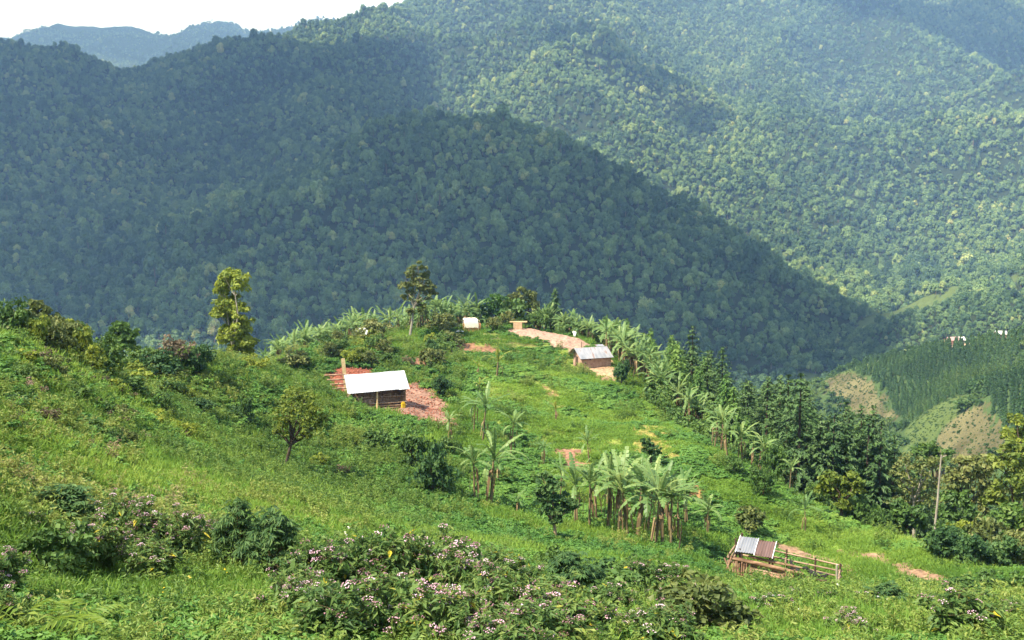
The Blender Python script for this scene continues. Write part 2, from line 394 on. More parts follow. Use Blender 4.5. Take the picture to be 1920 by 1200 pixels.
PLANT = [wp([(1580,700),(1640,675),(1780,648),(1921,612),(1921,640),(1850,720),(1770,790),(1725,806),(1690,790),(1670,750),(1625,708)],300,560),
         wp([(1921,640),(1921,830),(1880,800),(1850,765),(1840,745),(1880,700)],230,460)]
GREEN_COLS = None
def ground_colour(x, y):
    r = np.hypot(x, y)
    n1 = fbm(x / 9, y / 9, 51, 4); n2 = fbm(x / 2.2, y / 2.2, 61, 3)
    g = np.array([0.10, 0.17, 0.028]); yel = np.array([0.17, 0.21, 0.045]); br = np.array([0.11, 0.085, 0.045])
    w = sstep(.42, .62, n1)[:, None]; c = g * (1 - w) + yel * w
    w = (sstep(.58, .74, n2) * .6)[:, None]; c = c * (1 - w) + br * w
    ff = np.array([0.018, 0.028, 0.012]); w = sstep(105, 150, r)[:, None] * np.ones(3)  # forest floor darkened so the gaps between crowns read as shade
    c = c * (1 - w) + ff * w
    # far side of the knoll keeps its scrub green; slopes of the hill across the gully
    w = (sstep(190, 230, r) * (1 - sstep(560, 640, r)))[:, None] * .9; mg = np.array([0.05, 0.085, 0.028]) * (0.7 + 0.6 * n1[:, None]); c = c * (1 - w) + mg * w
    for p in MEAD:
        q = in_poly(x + (n2 - .5) * 14, y + (n1 - .5) * 14, p)
        c[q] = np.array([0.08, 0.115, 0.035]) * (0.7 + .4 * n2[q][:, None])
    for p in FIELD:
        q = in_poly(x + (n2 - .5) * 8, y + (n1 - .5) * 8, p)
        c[q] = np.array([0.095, 0.088, 0.045]) * (0.4 + 1.2 * fbm(x[q] / 7, y[q] / 7, 77, 2)[:, None])
    s = np.zeros(len(x))
    for p, col, rag in SOIL:
        if len(p) < 3: continue
        q = in_poly(x + (fbm(x / .9, y / .9, 7, 2) - .5) * rag * 2.2, y + (fbm(x / .9, y / .9, 9, 2) - .5) * rag * 2.2, p)
        c[q] = np.array(col) * (0.75 + .5 * fbm(x[q] / .5, y[q] / .5, 78, 3)[:, None]); s[q] = 1
    return c, s
def soil_mask(x, y, grow=0.0):
    m = np.zeros(np.shape(x), bool)
    for p, col, rag in SOIL:
        if len(p) >= 3: m |= in_poly(x + (fbm(x / .9, y / .9, 7, 2) - .5) * rag * 2.2, y + (fbm(x / .9, y / .9, 9, 2) - .5) * rag * 2.2, p)
    return m

# ------------------------------------------------------------------ the ground sheet
tt = np.unique(np.r_[np.linspace(-math.pi, -0.62, 60), np.linspace(-0.62, 0.62, 860), np.linspace(0.62, math.pi, 60)])
rr = np.exp(np.linspace(math.log(1.5), math.log(6900), 980))
T2, R2 = np.meshgrid(tt, rr, indexing='ij')
gx, gy = (np.sin(T2) * R2).ravel(), (np.cos(T2) * R2).ravel()
gzv = height(gx, gy)
cc, ss = ground_colour(gx, gy)
gzv += ss * (fbm(gx / .6, gy / .6, 91, 3) - .5) * 0.35
nI, nJ = T2.shape
I, J = np.meshgrid(np.arange(nI - 1), np.arange(nJ - 1), indexing='ij')
a = (I * nJ + J).ravel(); fq = np.stack([a, a + 1, a + nJ + 1, a + nJ], 1)
me = bpy.data.meshes.new('hillside')
me.vertices.add(len(gx)); me.vertices.foreach_set('co', np.stack([gx, gy, gzv], 1).astype(np.float32).ravel())
me.loops.add(fq.size); me.loops.foreach_set('vertex_index', fq.astype(np.int32).ravel())
me.polygons.add(len(fq)); me.polygons.foreach_set('loop_start', np.arange(0, fq.size, 4, dtype=np.int32))
me.polygons.foreach_set('use_smooth', np.ones(len(fq), bool))
ca = me.attributes.new('col', 'FLOAT_COLOR', 'POINT'); ca.data.foreach_set('color', np.c_[cc, np.ones(len(cc))].astype(np.float32).ravel())
me.update(calc_edges=True)
m, t, N, K = nodes('hillside_ground')
at_ = N('ShaderNodeAttribute'); at_.attribute_name = 'col'
ge = N('ShaderNodeNewGeometry')
n1 = N('ShaderNodeTexNoise'); n1.inputs['Scale'].default_value = 3.0; n1.inputs['Detail'].default_value = 8; K(ge.outputs['Position'], n1.inputs['Vector'])
r1 = ramp(t, [(.55, .55, .55), (1.45, 1.45, 1.4)], [.3, .7]); K(n1.outputs['Fac'], r1.inputs[0])
mm = N('ShaderNodeMix'); mm.data_type = 'RGBA'; mm.blend_type = 'MULTIPLY'; mm.inputs[0].default_value = 1
K(at_.outputs['Color'], mm.inputs[6]); K(r1.outputs[0], mm.inputs[7])
p = N('ShaderNodeBsdfPrincipled'); p.inputs['Roughness'].default_value = .95; p.inputs['Specular IOR Level'].default_value = .1
K(mm.outputs[2], p.inputs['Base Color'])
bn = N('ShaderNodeBump'); bn.inputs['Strength'].default_value = .6; bn.inputs['Distance'].default_value = .12; K(n1.outputs['Fac'], bn.inputs['Height']); K(bn.outputs[0], p.inputs['Normal'])
o = N('ShaderNodeOutputMaterial'); K(p.outputs[0], o.inputs[0])
me.materials.append(m)
go = bpy.data.objects.new('hillside', me); COL.objects.link(go); tag(go, kind='structure')
me.flip_normals() if me.polygons[0].normal.z < 0 else None

# ------------------------------------------------------------------ scatter by geometry nodes (stuff only)
def scatter(name, label, cat, pts, rot, scl, idx, tint, variants):
    me = bpy.data.meshes.new(name); me.vertices.add(len(pts)); me.vertices.foreach_set('co', np.asarray(pts, np.float32).ravel())
    def at1(n, ty, key, val): x = me.attributes.new(n, ty, 'POINT'); x.data.foreach_set(key, val)
    at1('rot', 'FLOAT_VECTOR', 'vector', np.asarray(rot, np.float32).ravel())
    at1('scl', 'FLOAT_VECTOR', 'vector', np.asarray(scl, np.float32).ravel())
    at1('idx', 'INT', 'value', np.asarray(idx, np.int32)); at1('itint', 'FLOAT', 'value', np.asarray(tint, np.float32))
    o = bpy.data.objects.new(name, me); COL.objects.link(o); tag(o, label, cat, kind='stuff')
    vc = bpy.data.collections.new(name + '_forms')
    for k, v in enumerate(variants):
        v.name = '%s_form_%02d' % (name, k); vc.objects.link(v)
    g = bpy.data.node_groups.new(name, 'GeometryNodeTree')
    g.interface.new_socket('Geometry', in_out='INPUT', socket_type='NodeSocketGeometry'); g.interface.new_socket('Geometry', in_out='OUTPUT', socket_type='NodeSocketGeometry')
    N = g.nodes.new; K = g.links.new
    gi, go_ = N('NodeGroupInput'), N('NodeGroupOutput')
    ip = N('GeometryNodeInstanceOnPoints'); ci = N('GeometryNodeCollectionInfo'); ci.inputs['Collection'].default_value = vc
    ci.inputs['Separate Children'].default_value = True; ci.inputs['Reset Children'].default_value = True
    ip.inputs['Pick Instance'].default_value = True
    def na(n, ty):
        q = N('GeometryNodeInputNamedAttribute'); q.data_type = ty; q.inputs['Name'].default_value = n; return [x for x in q.outputs if x.enabled and x.name == 'Attribute'][0]
    K(gi.outputs[0], ip.inputs['Points']); K(ci.outputs[0], ip.inputs['Instance'])
    er = N('FunctionNodeEulerToRotation'); K(na('rot', 'FLOAT_VECTOR'), er.inputs[0]); K(er.outputs[0], ip.inputs['Rotation'])
    K(na('scl', 'FLOAT_VECTOR'), ip.inputs['Scale']); K(na('idx', 'INT'), ip.inputs['Instance Index'])
    K(ip.outputs[0], go_.inputs[0])
    md = o.modifiers.new('scatter', 'NODES'); md.node_group = g
    return o
def loose(mb, mats, name='form'):
    return bpy.data.objects.new(name, mb.mesh(name, mats))

# horizon test along each azimuth, to leave out what the hills hide
VT = np.linspace(-0.62, 0.62, 500); VR = np.exp(np.linspace(math.log(3), math.log(6900), 1400))
a2, b2 = np.meshgrid(VT, VR, indexing='ij')
VS = height((np.sin(a2) * b2).ravel(), (np.cos(a2) * b2).ravel()).reshape(a2.shape) / b2
VM = np.maximum.accumulate(VS, axis=1)
def visible(x, y, z_top, margin=0.004):
    r = np.hypot(x, y); th = np.arctan2(x, y)
    i = np.clip(((th - VT[0]) / (VT[1] - VT[0])).round().astype(int), 0, len(VT) - 1)
    j = np.clip((np.log(r * .985 / 3) / math.log(6900 / 3) * (len(VR) - 1)).astype(int), 0, len(VR) - 1)
    i0 = np.clip(i - 2, 0, None); i1 = np.clip(i + 2, None, len(VT) - 1)
    m = np.minimum(np.minimum(VM[i0, j], VM[i1, j]), VM[i, j])
    return z_top / r > m - margin
# ------------------------------------------------------------------ forest over the mountains (a far-off wood: stuff)
FOREST = leafmat('forest_leaves', [(0.018,0.048,0.030),(0.06,0.125,0.055),(0.18,0.28,0.105),(0.36,0.41,0.15),(0.50,0.37,0.21)], inst=True, trans=.15, wi=.75, pos=[0,.3,.6,.85,1])
BARK = plainmat('bark', [(0.10,0.075,0.05),(0.22,0.18,0.13)], 8, .9, .5, stretch=(1,1,.3))
forms = []
rf = np.random.default_rng(5)
for k in range(7):
    mb = MB()
    hh = [7, 9, 6, 10, 8, 7, 12][k]; rad = [5.5, 5, 6.5, 4.5, 6, 4.2, 5.5][k]
    bl = []
    for q in range([6, 5, 8, 5, 7, 4, 6][k]):
        an = q * 2.4 + rf.uniform(-.4, .4); rr_ = rad * rf.uniform(.1, .6)
        s_ = rad * rf.uniform(.38, .6)
        bl.append((math.cos(an) * rr_, math.sin(an) * rr_, hh - rr_ * .75 + rf.uniform(-1.2, .9), s_, s_, s_ * 1.0))
    bl += [(math.cos(a_) * rad * .66, math.sin(a_) * rad * .66, hh - rad * .95, rad * .4, rad * .4, rad * .55) for a_ in rf.uniform(0, 6.28, 4)]
    for b in bl:
        d = sph(rf, 70, -.35); c_ = np.array(b[:3]) + d * np.array(b[3:]) * rf.uniform(.74, 1.16, (70, 1))
        leaves(mb, c_, d + rf.normal(size=d.shape) * .5, 1.35, 1.05, rf, .1, np.clip(rf.uniform(0, .5) + rf.uniform(0, .5, 70), 0, 1))
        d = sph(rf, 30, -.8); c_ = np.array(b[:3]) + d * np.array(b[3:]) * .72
        leaves(mb, c_, d, 2.4, 2.2, rf, .1, rf.uniform(0, .4, 30))  # inner leaves tinted darker, standing in for shade inside the crown
    mb.tube([(0, 0, -3), (0, 0, hh * .6), (.5, .3, hh * .9)], [.5, .35, .15], 5, .5, 1)
    forms.append(loose(mb, [FOREST, BARK]))
nC = 240000
thv = rf.uniform(-0.60, 0.60, nC); rv = np.sqrt(rf.uniform(600 ** 2, 3300 ** 2, nC))
x = np.sin(thv) * rv; y = np.cos(thv) * rv
# roughly even spacing: keep one tree per cell
def thin(x, y, cell):
    k = (np.floor(x / cell).astype(np.int64) * 1000003 + np.floor(y / cell).astype(np.int64)); _, i = np.unique(k, return_index=True); return i
cell = 6.3
i = thin(x, y, cell); x, y = x[i], y[i]
far_x = []; 
th2 = rf.uniform(-.6, .1, 26000); r2 = rf.uniform(4700, 5700, 26000); fx, fy = np.sin(th2) * r2, np.cos(th2) * r2
i = thin(fx, fy, 11); fx, fy = fx[i], fy[i]
sx2, sy2 = rf.uniform(240, 620, 40000), rf.uniform(560, 900, 40000); i = thin(sx2, sy2, 3.9); sx2, sy2 = sx2[i], sy2[i]; i = (np.hypot(sx2, sy2) > 640) & (np.hypot(sx2, sy2) < 955); sx2, sy2 = sx2[i], sy2[i]
x = np.r_[x, fx, sx2]; y = np.r_[y, fy, sy2]
z = height(x, y); r = np.hypot(x, y)
keep = visible(x, y, z + 16, .003)
for p in MEAD: keep &= ~in_poly(x, y, p)
x, y, z, r = x[keep], y[keep], z[keep], r[keep]
n = len(x); print('forest trees', n)
s = np.exp(rf.normal(-.25, .27, n)) * (.62 + .38 * sstep(650, 1050, r)) * np.where((x > 240) & (r < 960), .5, 1.0) * np.where(r > 4000, 1.0, 1.0)
s *= 0.85 + 0.5 * (hash2(np.floor(x).astype(np.int64), np.floor(y).astype(np.int64), 4) > .93)
itn = np.clip(.12 + .55 * fbm(x / 130, y / 130, 15, 3) + rf.normal(0, .17, n), 0, 1)
odd = rf.uniform(size=n); itn = np.where(odd > .992, rf.uniform(.85, 1, n), itn)
scatter('forest', 'dense rainforest of rounded crowns covering the mountains behind the valley', 'forest', np.stack([x, y, z - 1.5 * s + rf.normal(0, 1.6, n) * s], 1),
        np.stack([rf.normal(0, .08, n), rf.normal(0, .08, n), rf.uniform(0, 6.28, n)], 1),
        np.stack([s, s, s * rf.uniform(.85, 1.45, n)], 1), rf.integers(0, len(forms), n), itn, forms)

# ------------------------------------------------------------------ clouds high above, out of view, shaped to shade spur, mountains and far ridge
CLM = plainmat('cloud_white', [(.8, .8, .8), (.85, .85, .85)], 1, 1, 0)
CZ = 2600.0
def over(px, py, Y):           # the point at cloud height whose shadow falls on this ground
    g = at(px, py, Y); k = (CZ - g[2]) / SUN_DIR.z
    return g[0] + SUN_DIR.x * k, g[1] + SUN_DIR.y * k
import bmesh
def cloud(blobs, seed):
    rg = np.random.default_rng(seed); bm = bmesh.new()
    for (cx, cy, rx, ry) in blobs:
        m4 = Matrix.Translation((cx, cy, CZ)) @ Matrix.Diagonal((rx, ry, 90, 1))
        r_ = bmesh.ops.create_icosphere(bm, subdivisions=4, radius=1, matrix=m4)
        for v in r_['verts']:
            dx, dy = v.co.x - cx, v.co.y - cy
            f = 1 + .28 * (2 * float(fbm(np.array([v.co.x / 160]), np.array([v.co.y / 160]), 5 + seed, 4)[0]) - 1)
            v.co.x = cx + dx * f; v.co.y = cy + dy * f
            v.co.z += 120 * float(fbm(np.array([v.co.x / 90]), np.array([v.co.y / 90]), 9 + seed, 3)[0])
    me = bpy.data.meshes.new('cloud'); bm.to_mesh(me); bm.free()
    for p in me.polygons: p.use_smooth = True
    me.materials.append(CLM); o = bpy.data.objects.new('cloud', me); COL.objects.link(o); tag(o, kind='structure'); return o
def cb(px, py, Y, rx, ry): a, b = over(px, py, Y); return (a, b, rx, ry)
cloud([cb(800,400,1050,330,260), cb(500,450,1000,330,270), cb(150,480,1000,380,300), cb(1130,520,880,230,170), cb(1400,640,760,120,100), cb(1000,560,800,330,170), cb(-200,400,1100,400,400)], 1)
cloud([cb(100,150,1750,450,420), cb(450,150,1800,330,330), cb(300,350,1400,420,260), cb(620,130,1950,150,230), cb(0,60,2300,500,300), cb(-300,200,1700,400,500)], 2)
cloud([cb(100,60,5200,1100,700), cb(500,50,5300,900,600)], 6)  # unseen cloud added to darken the distant left ridge
cloud([cb(1760,60,2600,330,200), cb(1900,100,2500,200,170)], 3)
cloud([cb(1010,85,2300,60,70), cb(1070,130,2180,90,60), cb(1150,170,2080,90,50), cb(1225,205,1980,60,40), cb(1300,235,1900,40,30)], 4)

# ------------------------------------------------------------------ the air
bm = bmesh.new()
bmesh.ops.create_cube(bm, size=1, matrix=Matrix.Translation((0, 0, 0)) @ Matrix.Diagonal((14400, 14400, 1, 1)))
zlo, zhi = float(gzv.min()) - 1 - 3, float(max(gzv.max() + 40, 1200))
for v in bm.verts: v.co.z = zlo if v.co.z < 0 else zhi
me = bpy.data.meshes.new('haze'); bm.to_mesh(me); bm.free()
m, t, N, K = nodes('haze_air')
pv = N('ShaderNodeVolumePrincipled'); pv.inputs['Color'].default_value = (0.25, 0.48, 1.0, 1); pv.inputs['Density'].default_value = 2.5e-4; pv.inputs['Absorption Color'].default_value = (1, 1, 1, 1); pv.inputs['Anisotropy'].default_value = 0.25
o = N('ShaderNodeOutputMaterial'); K(pv.outputs[0], o.inputs['Volume'])
me.materials.append(m); hz = bpy.data.objects.new('haze', me); COL.objects.link(hz); tag(hz, 'thin blue haze in the air over the valley', 'haze', kind='stuff')
print('terrain z', gzv.min(), gzv.max(), 'clouds at', CZ)
# ------------------------------------------------------------------ low cover on the near hill (stuff)
GRASS = leafmat('grass_blades', [(0.055,0.13,0.022),(0.105,0.205,0.032),(0.18,0.285,0.045),(0.27,0.33,0.07),(0.28,0.23,0.12)], inst=True, trans=.42, wi=.7, spec=.15, pos=[0,.3,.6,.82,1])
HERB = leafmat('herb_leaves', [(0.032,0.095,0.022),(0.07,0.17,0.032),(0.13,0.25,0.045),(0.21,0.30,0.06),(0.24,0.20,0.12)], inst=True, trans=.3, wi=.6, pos=[0,.3,.6,.85,1])
rg = np.random.default_rng(23)
gforms = []
for k in range(4):
    mb = MB(); n = 90
    p0 = np.c_[rg.uniform(-.5, .5, (n, 2)), np.zeros(n)]
    up = np.c_[rg.normal(0, .55, (n, 2)), np.ones(n)]; up /= np.linalg.norm(up, axis=1, keepdims=True)
    ln = rg.uniform(.16, .42, n); c_ = p0 + up * ln[:, None] * .45
    nv = np.cross(up, rg.normal(size=(n, 3))); leaves(mb, c_, nv, ln, .038, rg, .3, rg.uniform(0, 1, n), tdir=up)
    gforms.append(loose(mb, GRASS))
for k in range(3):
    mb = MB(); n = 26
    bl = [(rg.uniform(-.4, .4), rg.uniform(-.4, .4), rg.uniform(.04, .16), .17, .17, .15) for _ in range(6)]
    c_, n_v, t_ = clumps(rg, bl, 4, .6, 7, -.2)
    leaves(mb, c_, n_v + np.array([0, 0, .4]), .13, .085, rg, .2, t_)
    gforms.append(loose(mb, HERB))
def clear_of(x, y):
    m = np.ones(len(x), bool)
    for (a, b, ri_, ro_, zz_, *_g) in PADS: m &= np.hypot(x - a, y - b) > ri_ * .93
    return m & (np.hypot(x - PEN[0], y - PEN[1] + .8) > 1.8)
def lscat(n, r0, r1, t0=-.60, t1=.60):
    th = rg.uniform(t0, t1, n); r = np.exp(rg.uniform(math.log(r0), math.log(r1), n)); return np.sin(th) * r, np.cos(th) * r, th, r
x, y, th, r = lscat(125000, 4.5, 150)
z = height(x, y)
kp = visible(x, y, z + .6, .004) & ~soil_mask(x, y) & clear_of(x, y)
x, y, th, r, z = x[kp], y[kp], th[kp], r[kp], z[kp]; n = len(x); print('grass', n)
s = np.clip(.35 + r * .0125, .4, 1.45) * rg.uniform(.7, 1.3, n)
s *= 1 - .55 * np.exp(-(((x - PEN[0]) / 4.5) ** 2 + ((y - PEN[1] + 2.5) / 4.5) ** 2))
leftw = sstep(.0, -.28, th) * (1 - sstep(60, 90, r)) * sstep(14, 24, r)
tn = .30 + .62 * (fbm(x / 11, y / 11, 101, 4) - .5) * 1.5 + .35 * (fbm(x / 2.5, y / 2.5, 103, 3) - .5) + rg.normal(0, .06, n) + leftw * .18 * (fbm(x / 5, y / 5, 107, 2) * 2 - .4)
smooth_ = sstep(50, 62, r) * (1 - sstep(112, 122, r)) * sstep(-.06, -.02, th)
hb = fbm(x / 4.5, y / 4.5, 111, 3) + .35 * (leftw > .4) * (rg.uniform(size=n) - .3)
idx = np.where(hb > .52, rg.integers(4, 7, n), rg.integers(0, 4, n))
scatter('grass', 'rough green grass and low herbs covering the near hillside', 'grass', np.stack([x, y, z - .03], 1),
        np.stack([rg.normal(0, .12, n), rg.normal(0, .12, n), rg.uniform(0, 6.28, n)], 1), np.stack([s, s, s * rg.uniform(.5, 1.15, n) * (1 - .45 * smooth_)], 1), idx, np.clip(tn + .10 * smooth_, 0, 1), gforms)
# small blossoms between the grass of the foreground
PETAL = leafmat('petals', [(.75,.70,.72),(.85,.83,.80),(.75,.55,.02),(.80,.62,.03)], inst=True, trans=.2, wi=1.0)
mb = MB()
for q in range(5):
    c = np.array([rg.uniform(-.12, .12), rg.uniform(-.12, .12), rg.uniform(.25, .5)]); a_ = np.arange(7) / 7 * 6.28
    leaves(mb, c + .012 * np.c_[np.cos(a_), np.sin(a_), a_ * 0], np.c_[np.cos(a_) * .3, np.sin(a_) * .3, a_ * 0 + 1], .03, .016, rg, .0, rg.uniform(0, 1, 7), tdir=np.c_[np.cos(a_), np.sin(a_), a_ * 0])
bform = [loose(mb, PETAL)]
x, y, th, r = lscat(420, 6, 26); z = height(x, y)
w = (fbm(x / 2.4, y / 2.4, 131, 2) > .52) & ((th < -.2) & (r < 16) | (rg.uniform(size=len(x)) < .22)); x, y, z, th, r = x[w], y[w], z[w], th[w], r[w]
n = len(x)
scatter('wildflowers', 'tiny yellow and white blossoms dotted through the foreground grass', 'wildflowers', np.stack([x, y, z], 1), np.c_[np.zeros((n, 2)), rg.uniform(0, 6, n)],
        np.repeat((np.clip(r / 16, .5, 1.2) * rg.uniform(.5, 1.0, n))[:, None], 3, 1), np.zeros(n, int), np.where(th < -.2, rg.uniform(.62, 1, n), rg.uniform(0, .3, n)) , bform)
# taller weeds in drifts, mostly on the left shoulder and down the gully
WEED = leafmat('weed_leaves', [(0.035,0.085,0.02),(0.08,0.155,0.03),(0.15,0.225,0.042),(0.23,0.26,0.065),(0.28,0.19,0.14)], inst=True, trans=.3, wi=.6)
wforms = []
for k in range(4):
    mb = MB()
    for q in range(9):
        b0 = np.array([rg.uniform(-.4, .4), rg.uniform(-.4, .4), 0]); tip = b0 + [rg.normal(0, .18), rg.normal(0, .18), rg.uniform(.5, 1)]
        mb.tube([b0, (b0 + tip) / 2 + rg.normal(0, .02, 3), tip], [.008, .006, .003], 3, .9, 0, False)
        m_ = 26; u = rg.uniform(.3, 1.05, m_)[:, None]; c_ = b0 * (1 - u) + tip * u + rg.normal(0, .06, (m_, 3))
        nv = rg.normal(0, .5, (m_, 3)) + [0, 0, .8]; leaves(mb, c_, nv, .15, .055, rg, .35, np.clip(u[:, 0] * .5 + rg.uniform(0, .5, m_) - (.15 if k % 2 else 0), 0, 1))
    wforms.append(loose(mb, WEED))
x, y, th, r = lscat(34000, 8, 150); z = height(x, y)
px_ = CX + np.tan(th) * F_PX
dens = .10 + .75 * sstep(.47, .60, fbm(x / 8, y / 8, 141, 3)) * np.clip(.35 + sstep(.05, -.35, th) + .5 * sstep(95, 110, r) + .5 * (1 - sstep(14, 24, r)), 0, 1)
dens = np.where((th > -.05) & (r > 30) & (r < 100), dens * .25, dens)
kp = (rg.uniform(size=len(x)) < dens) & visible(x, y, z + .8) & ~soil_mask(x, y) & clear_of(x, y) & (np.hypot(x - PEN[0], y - PEN[1] + 4) > 4)
x, y, z, r, th = x[kp], y[kp], z[kp], r[kp], th[kp]; n = len(x); print('weeds', n)
s = np.clip(.3 + r * .011, .4, 1.25) * rg.uniform(.6, 1.25, n)
tn = np.clip(.28 + 1.1 * (fbm(x / 7, y / 7, 151, 3) - .5) + rg.normal(0, .13, n) + .22 * sstep(-.1, -.4, th) * (fbm(x / 4, y / 4, 153, 2) > .5), 0, 1)
scatter('weeds', 'knee high leafy weeds growing in drifts over the near hillside', 'weeds', np.stack([x, y, z - .05], 1),
        np.stack([rg.normal(0, .12, n), rg.normal(0, .12, n), rg.uniform(0, 6.28, n)], 1), np.stack([s, s, s * rg.uniform(.6, 1.1, n)], 1), rg.integers(0, 4, n), tn, wforms)
# loose clods on the dug earth
CLOD = plainmat('clod_earth', [(.17,.06,.04),(.36,.15,.10)], 3, .95, .6)
def clod(seed):
    q = np.random.default_rng(seed); bm = bmesh.new(); bmesh.ops.create_icosphere(bm, subdivisions=1, radius=.5)
    for v in bm.verts: v.co *= q.uniform(.6, 1.1); v.co.z *= .7
    me = bpy.data.meshes.new('clod'); bm.to_mesh(me); bm.free(); me.materials.append(CLOD); return bpy.data.objects.new('clod', me)
pp = np.array(SOIL[0][0]); pp2 = np.array(SOIL[1][0])
cxy = []
for q_, cnt in ((pp, 800), (pp2, 300)):
    a_ = rg.uniform(q_.min(0), q_.max(0), (cnt * 3, 2)); cxy.append(a_[in_poly(a_[:, 0], a_[:, 1], [tuple(w_) for w_ in q_])][:cnt])
cxy = np.concatenate(cxy); cxy = cxy[np.hypot(cxy[:, 0] - HUT1[0], cxy[:, 1] - HUT1[1] - 1) > 2.7]; n = len(cxy)
s = rg.uniform(.05, .22, n)
scatter('earth_clods', 'loose red clods strewn over the dug earth beside the white roofed hut', 'clods', np.c_[cxy, height(cxy[:, 0], cxy[:, 1]) + .06],
        rg.uniform(0, 6, (n, 3)), np.repeat(s[:, None], 3, 1), rg.integers(0, 2, n), rg.uniform(0, 1, n), [clod(1), clod(2)])

# ------------------------------------------------------------------ plantation of young trees on the hill across the gully (far off: stuff)
PL = leafmat('plantation_leaves', [(0.02,0.05,0.02),(0.035,0.085,0.026),(0.06,0.12,0.03),(0.10,0.15,0.04)], inst=True, trans=.15, wi=.6)
pf = []
for k in range(3):
    mb = MB(); hh = 8
    for zz in np.linspace(1, hh, 9):
        rr_ = 2.3 * (1 - (zz / (hh + 1)) ** 1.4); m_ = 22; a_ = rg.uniform(0, 6.28, m_)
        c_ = np.c_[np.cos(a_) * rr_ * .7, np.sin(a_) * rr_ * .7, zz + rg.normal(0, .3, m_)]
        leaves(mb, c_, np.c_[np.cos(a_) * .8, np.sin(a_) * .8, a_ * 0 + .7], 1.2, .8, rg, .3, rg.uniform(0, 1, m_))
    mb.tube([(0, 0, -1), (0, 0, hh)], [.15, .05], 4, 0, 1); pf.append(loose(mb, [PL, BARK]))
def far_house(x, y):
    m = np.ones(len(x), bool)
    for h_ in (HS1, HS2, HS3): m &= (np.hypot(x - h_[0], (y - h_[1] + 7) / 1.7) > 8)
    return m
X, Y = [], []
for a_ in np.arange(-20, 420, 3.1):
    for b_ in np.arange(150, 620, 2.6): X.append(a_ + rg.normal(0, .5)); Y.append(b_ + rg.normal(0, .5))
x, y = np.array(X), np.array(Y)
ipl = np.zeros(len(x), bool)
for p in PLANT: ipl |= in_poly(x, y, p)
ifl = np.zeros(len(x), bool)
for p in FIELD + MEAD: ifl |= in_poly(x, y, p)
kp = ipl & ~ifl & far_house(x, y); x, y = x[kp], y[kp]; z = height(x, y); kp = visible(x, y, z + 8); x, y, z = x[kp], y[kp], z[kp]
n = len(x); print('plantation', n); s = rg.uniform(.6, 1.0, n) * (.45 + .4 * fbm(x / 40, y / 40, 171, 2))
scatter('plantation', 'plantation of young dark trees in rows across the slope of the far right hill', 'plantation', np.c_[x, y, z], np.c_[np.zeros((n, 2)), rg.uniform(0, 6, n)],
        np.repeat(s[:, None], 3, 1), rg.integers(0, 3, n), np.clip(.35 + (fbm(x / 30, y / 30, 173, 3) - .5) * 1.4 + rg.normal(0, .12, n), 0, 1), pf)
# scrub between the near knoll, the gullies and the fields
x = rg.uniform(-180, 420, 36000); y = rg.uniform(100, 700, 36000)
i = thin(x, y, 3.6); x, y = x[i], y[i]; r = np.hypot(x, y); th = np.arctan2(x, y); z = height(x, y)
kp = (r > 128) & (r < 680) & (np.abs(th) < .6)
onf = np.zeros(len(x), bool)
for p in PLANT: kp &= ~in_poly(x, y, p)
kp &= far_house(x, y)
for p in FIELD + MEAD: onf |= in_poly(x, y, p)
kp &= visible(x, y, z + 5)
x, y, z, r, onf = x[kp], y[kp], z[kp], r[kp], onf[kp]; n = len(x); print('scrub', n)
sf = []
SCR = leafmat('scrub_leaves', [(0.025,0.06,0.02),(0.045,0.10,0.026),(0.08,0.14,0.035),(0.14,0.19,0.05)], inst=True, trans=.2, wi=.6)
for k in range(3):
    mb = MB(); bl = [(rg.uniform(-1, 1), rg.uniform(-1, 1), rg.uniform(.6, 2.0), 1.1, 1.1, 1.1) for _ in range(5)]
    c_, n_v, t_ = clumps(rg, bl, 8, .4, 9, -.3); leaves(mb, c_, n_v, .55, .4, rg, .2, t_); sf.append(loose(mb, SCR))
s = rg.uniform(.7, 1.7, n) * np.where(onf, .3, 1)
ex, ey = rg.uniform(60, 400, 90000), rg.uniform(220, 620, 90000); q_ = np.zeros(len(ex), bool)
for p in FIELD + MEAD: q_ |= in_poly(ex, ey, p)
ex, ey = ex[q_], ey[q_]; ez = height(ex, ey); q_ = visible(ex, ey, ez + 1); ex, ey, ez = ex[q_], ey[q_], ez[q_]
x, y, z, s = np.r_[x, ex], np.r_[y, ey], np.r_[z, ez], np.r_[s, rg.uniform(.10, .26, len(ex))]; n = len(x); print('tufts', len(ex))
scatter('scrub', 'mixed green scrub filling the gully and lower slopes below the knoll', 'scrub', np.c_[x, y, z - .3], np.c_[np.zeros((n, 2)), rg.uniform(0, 6, n)],
        np.repeat(s[:, None], 3, 1), rg.integers(0, 3, n), np.clip(.4 + (fbm(x / 30, y / 30, 183, 3) - .5) * 1.6 + rg.normal(0, .15, n), 0, 1), sf)
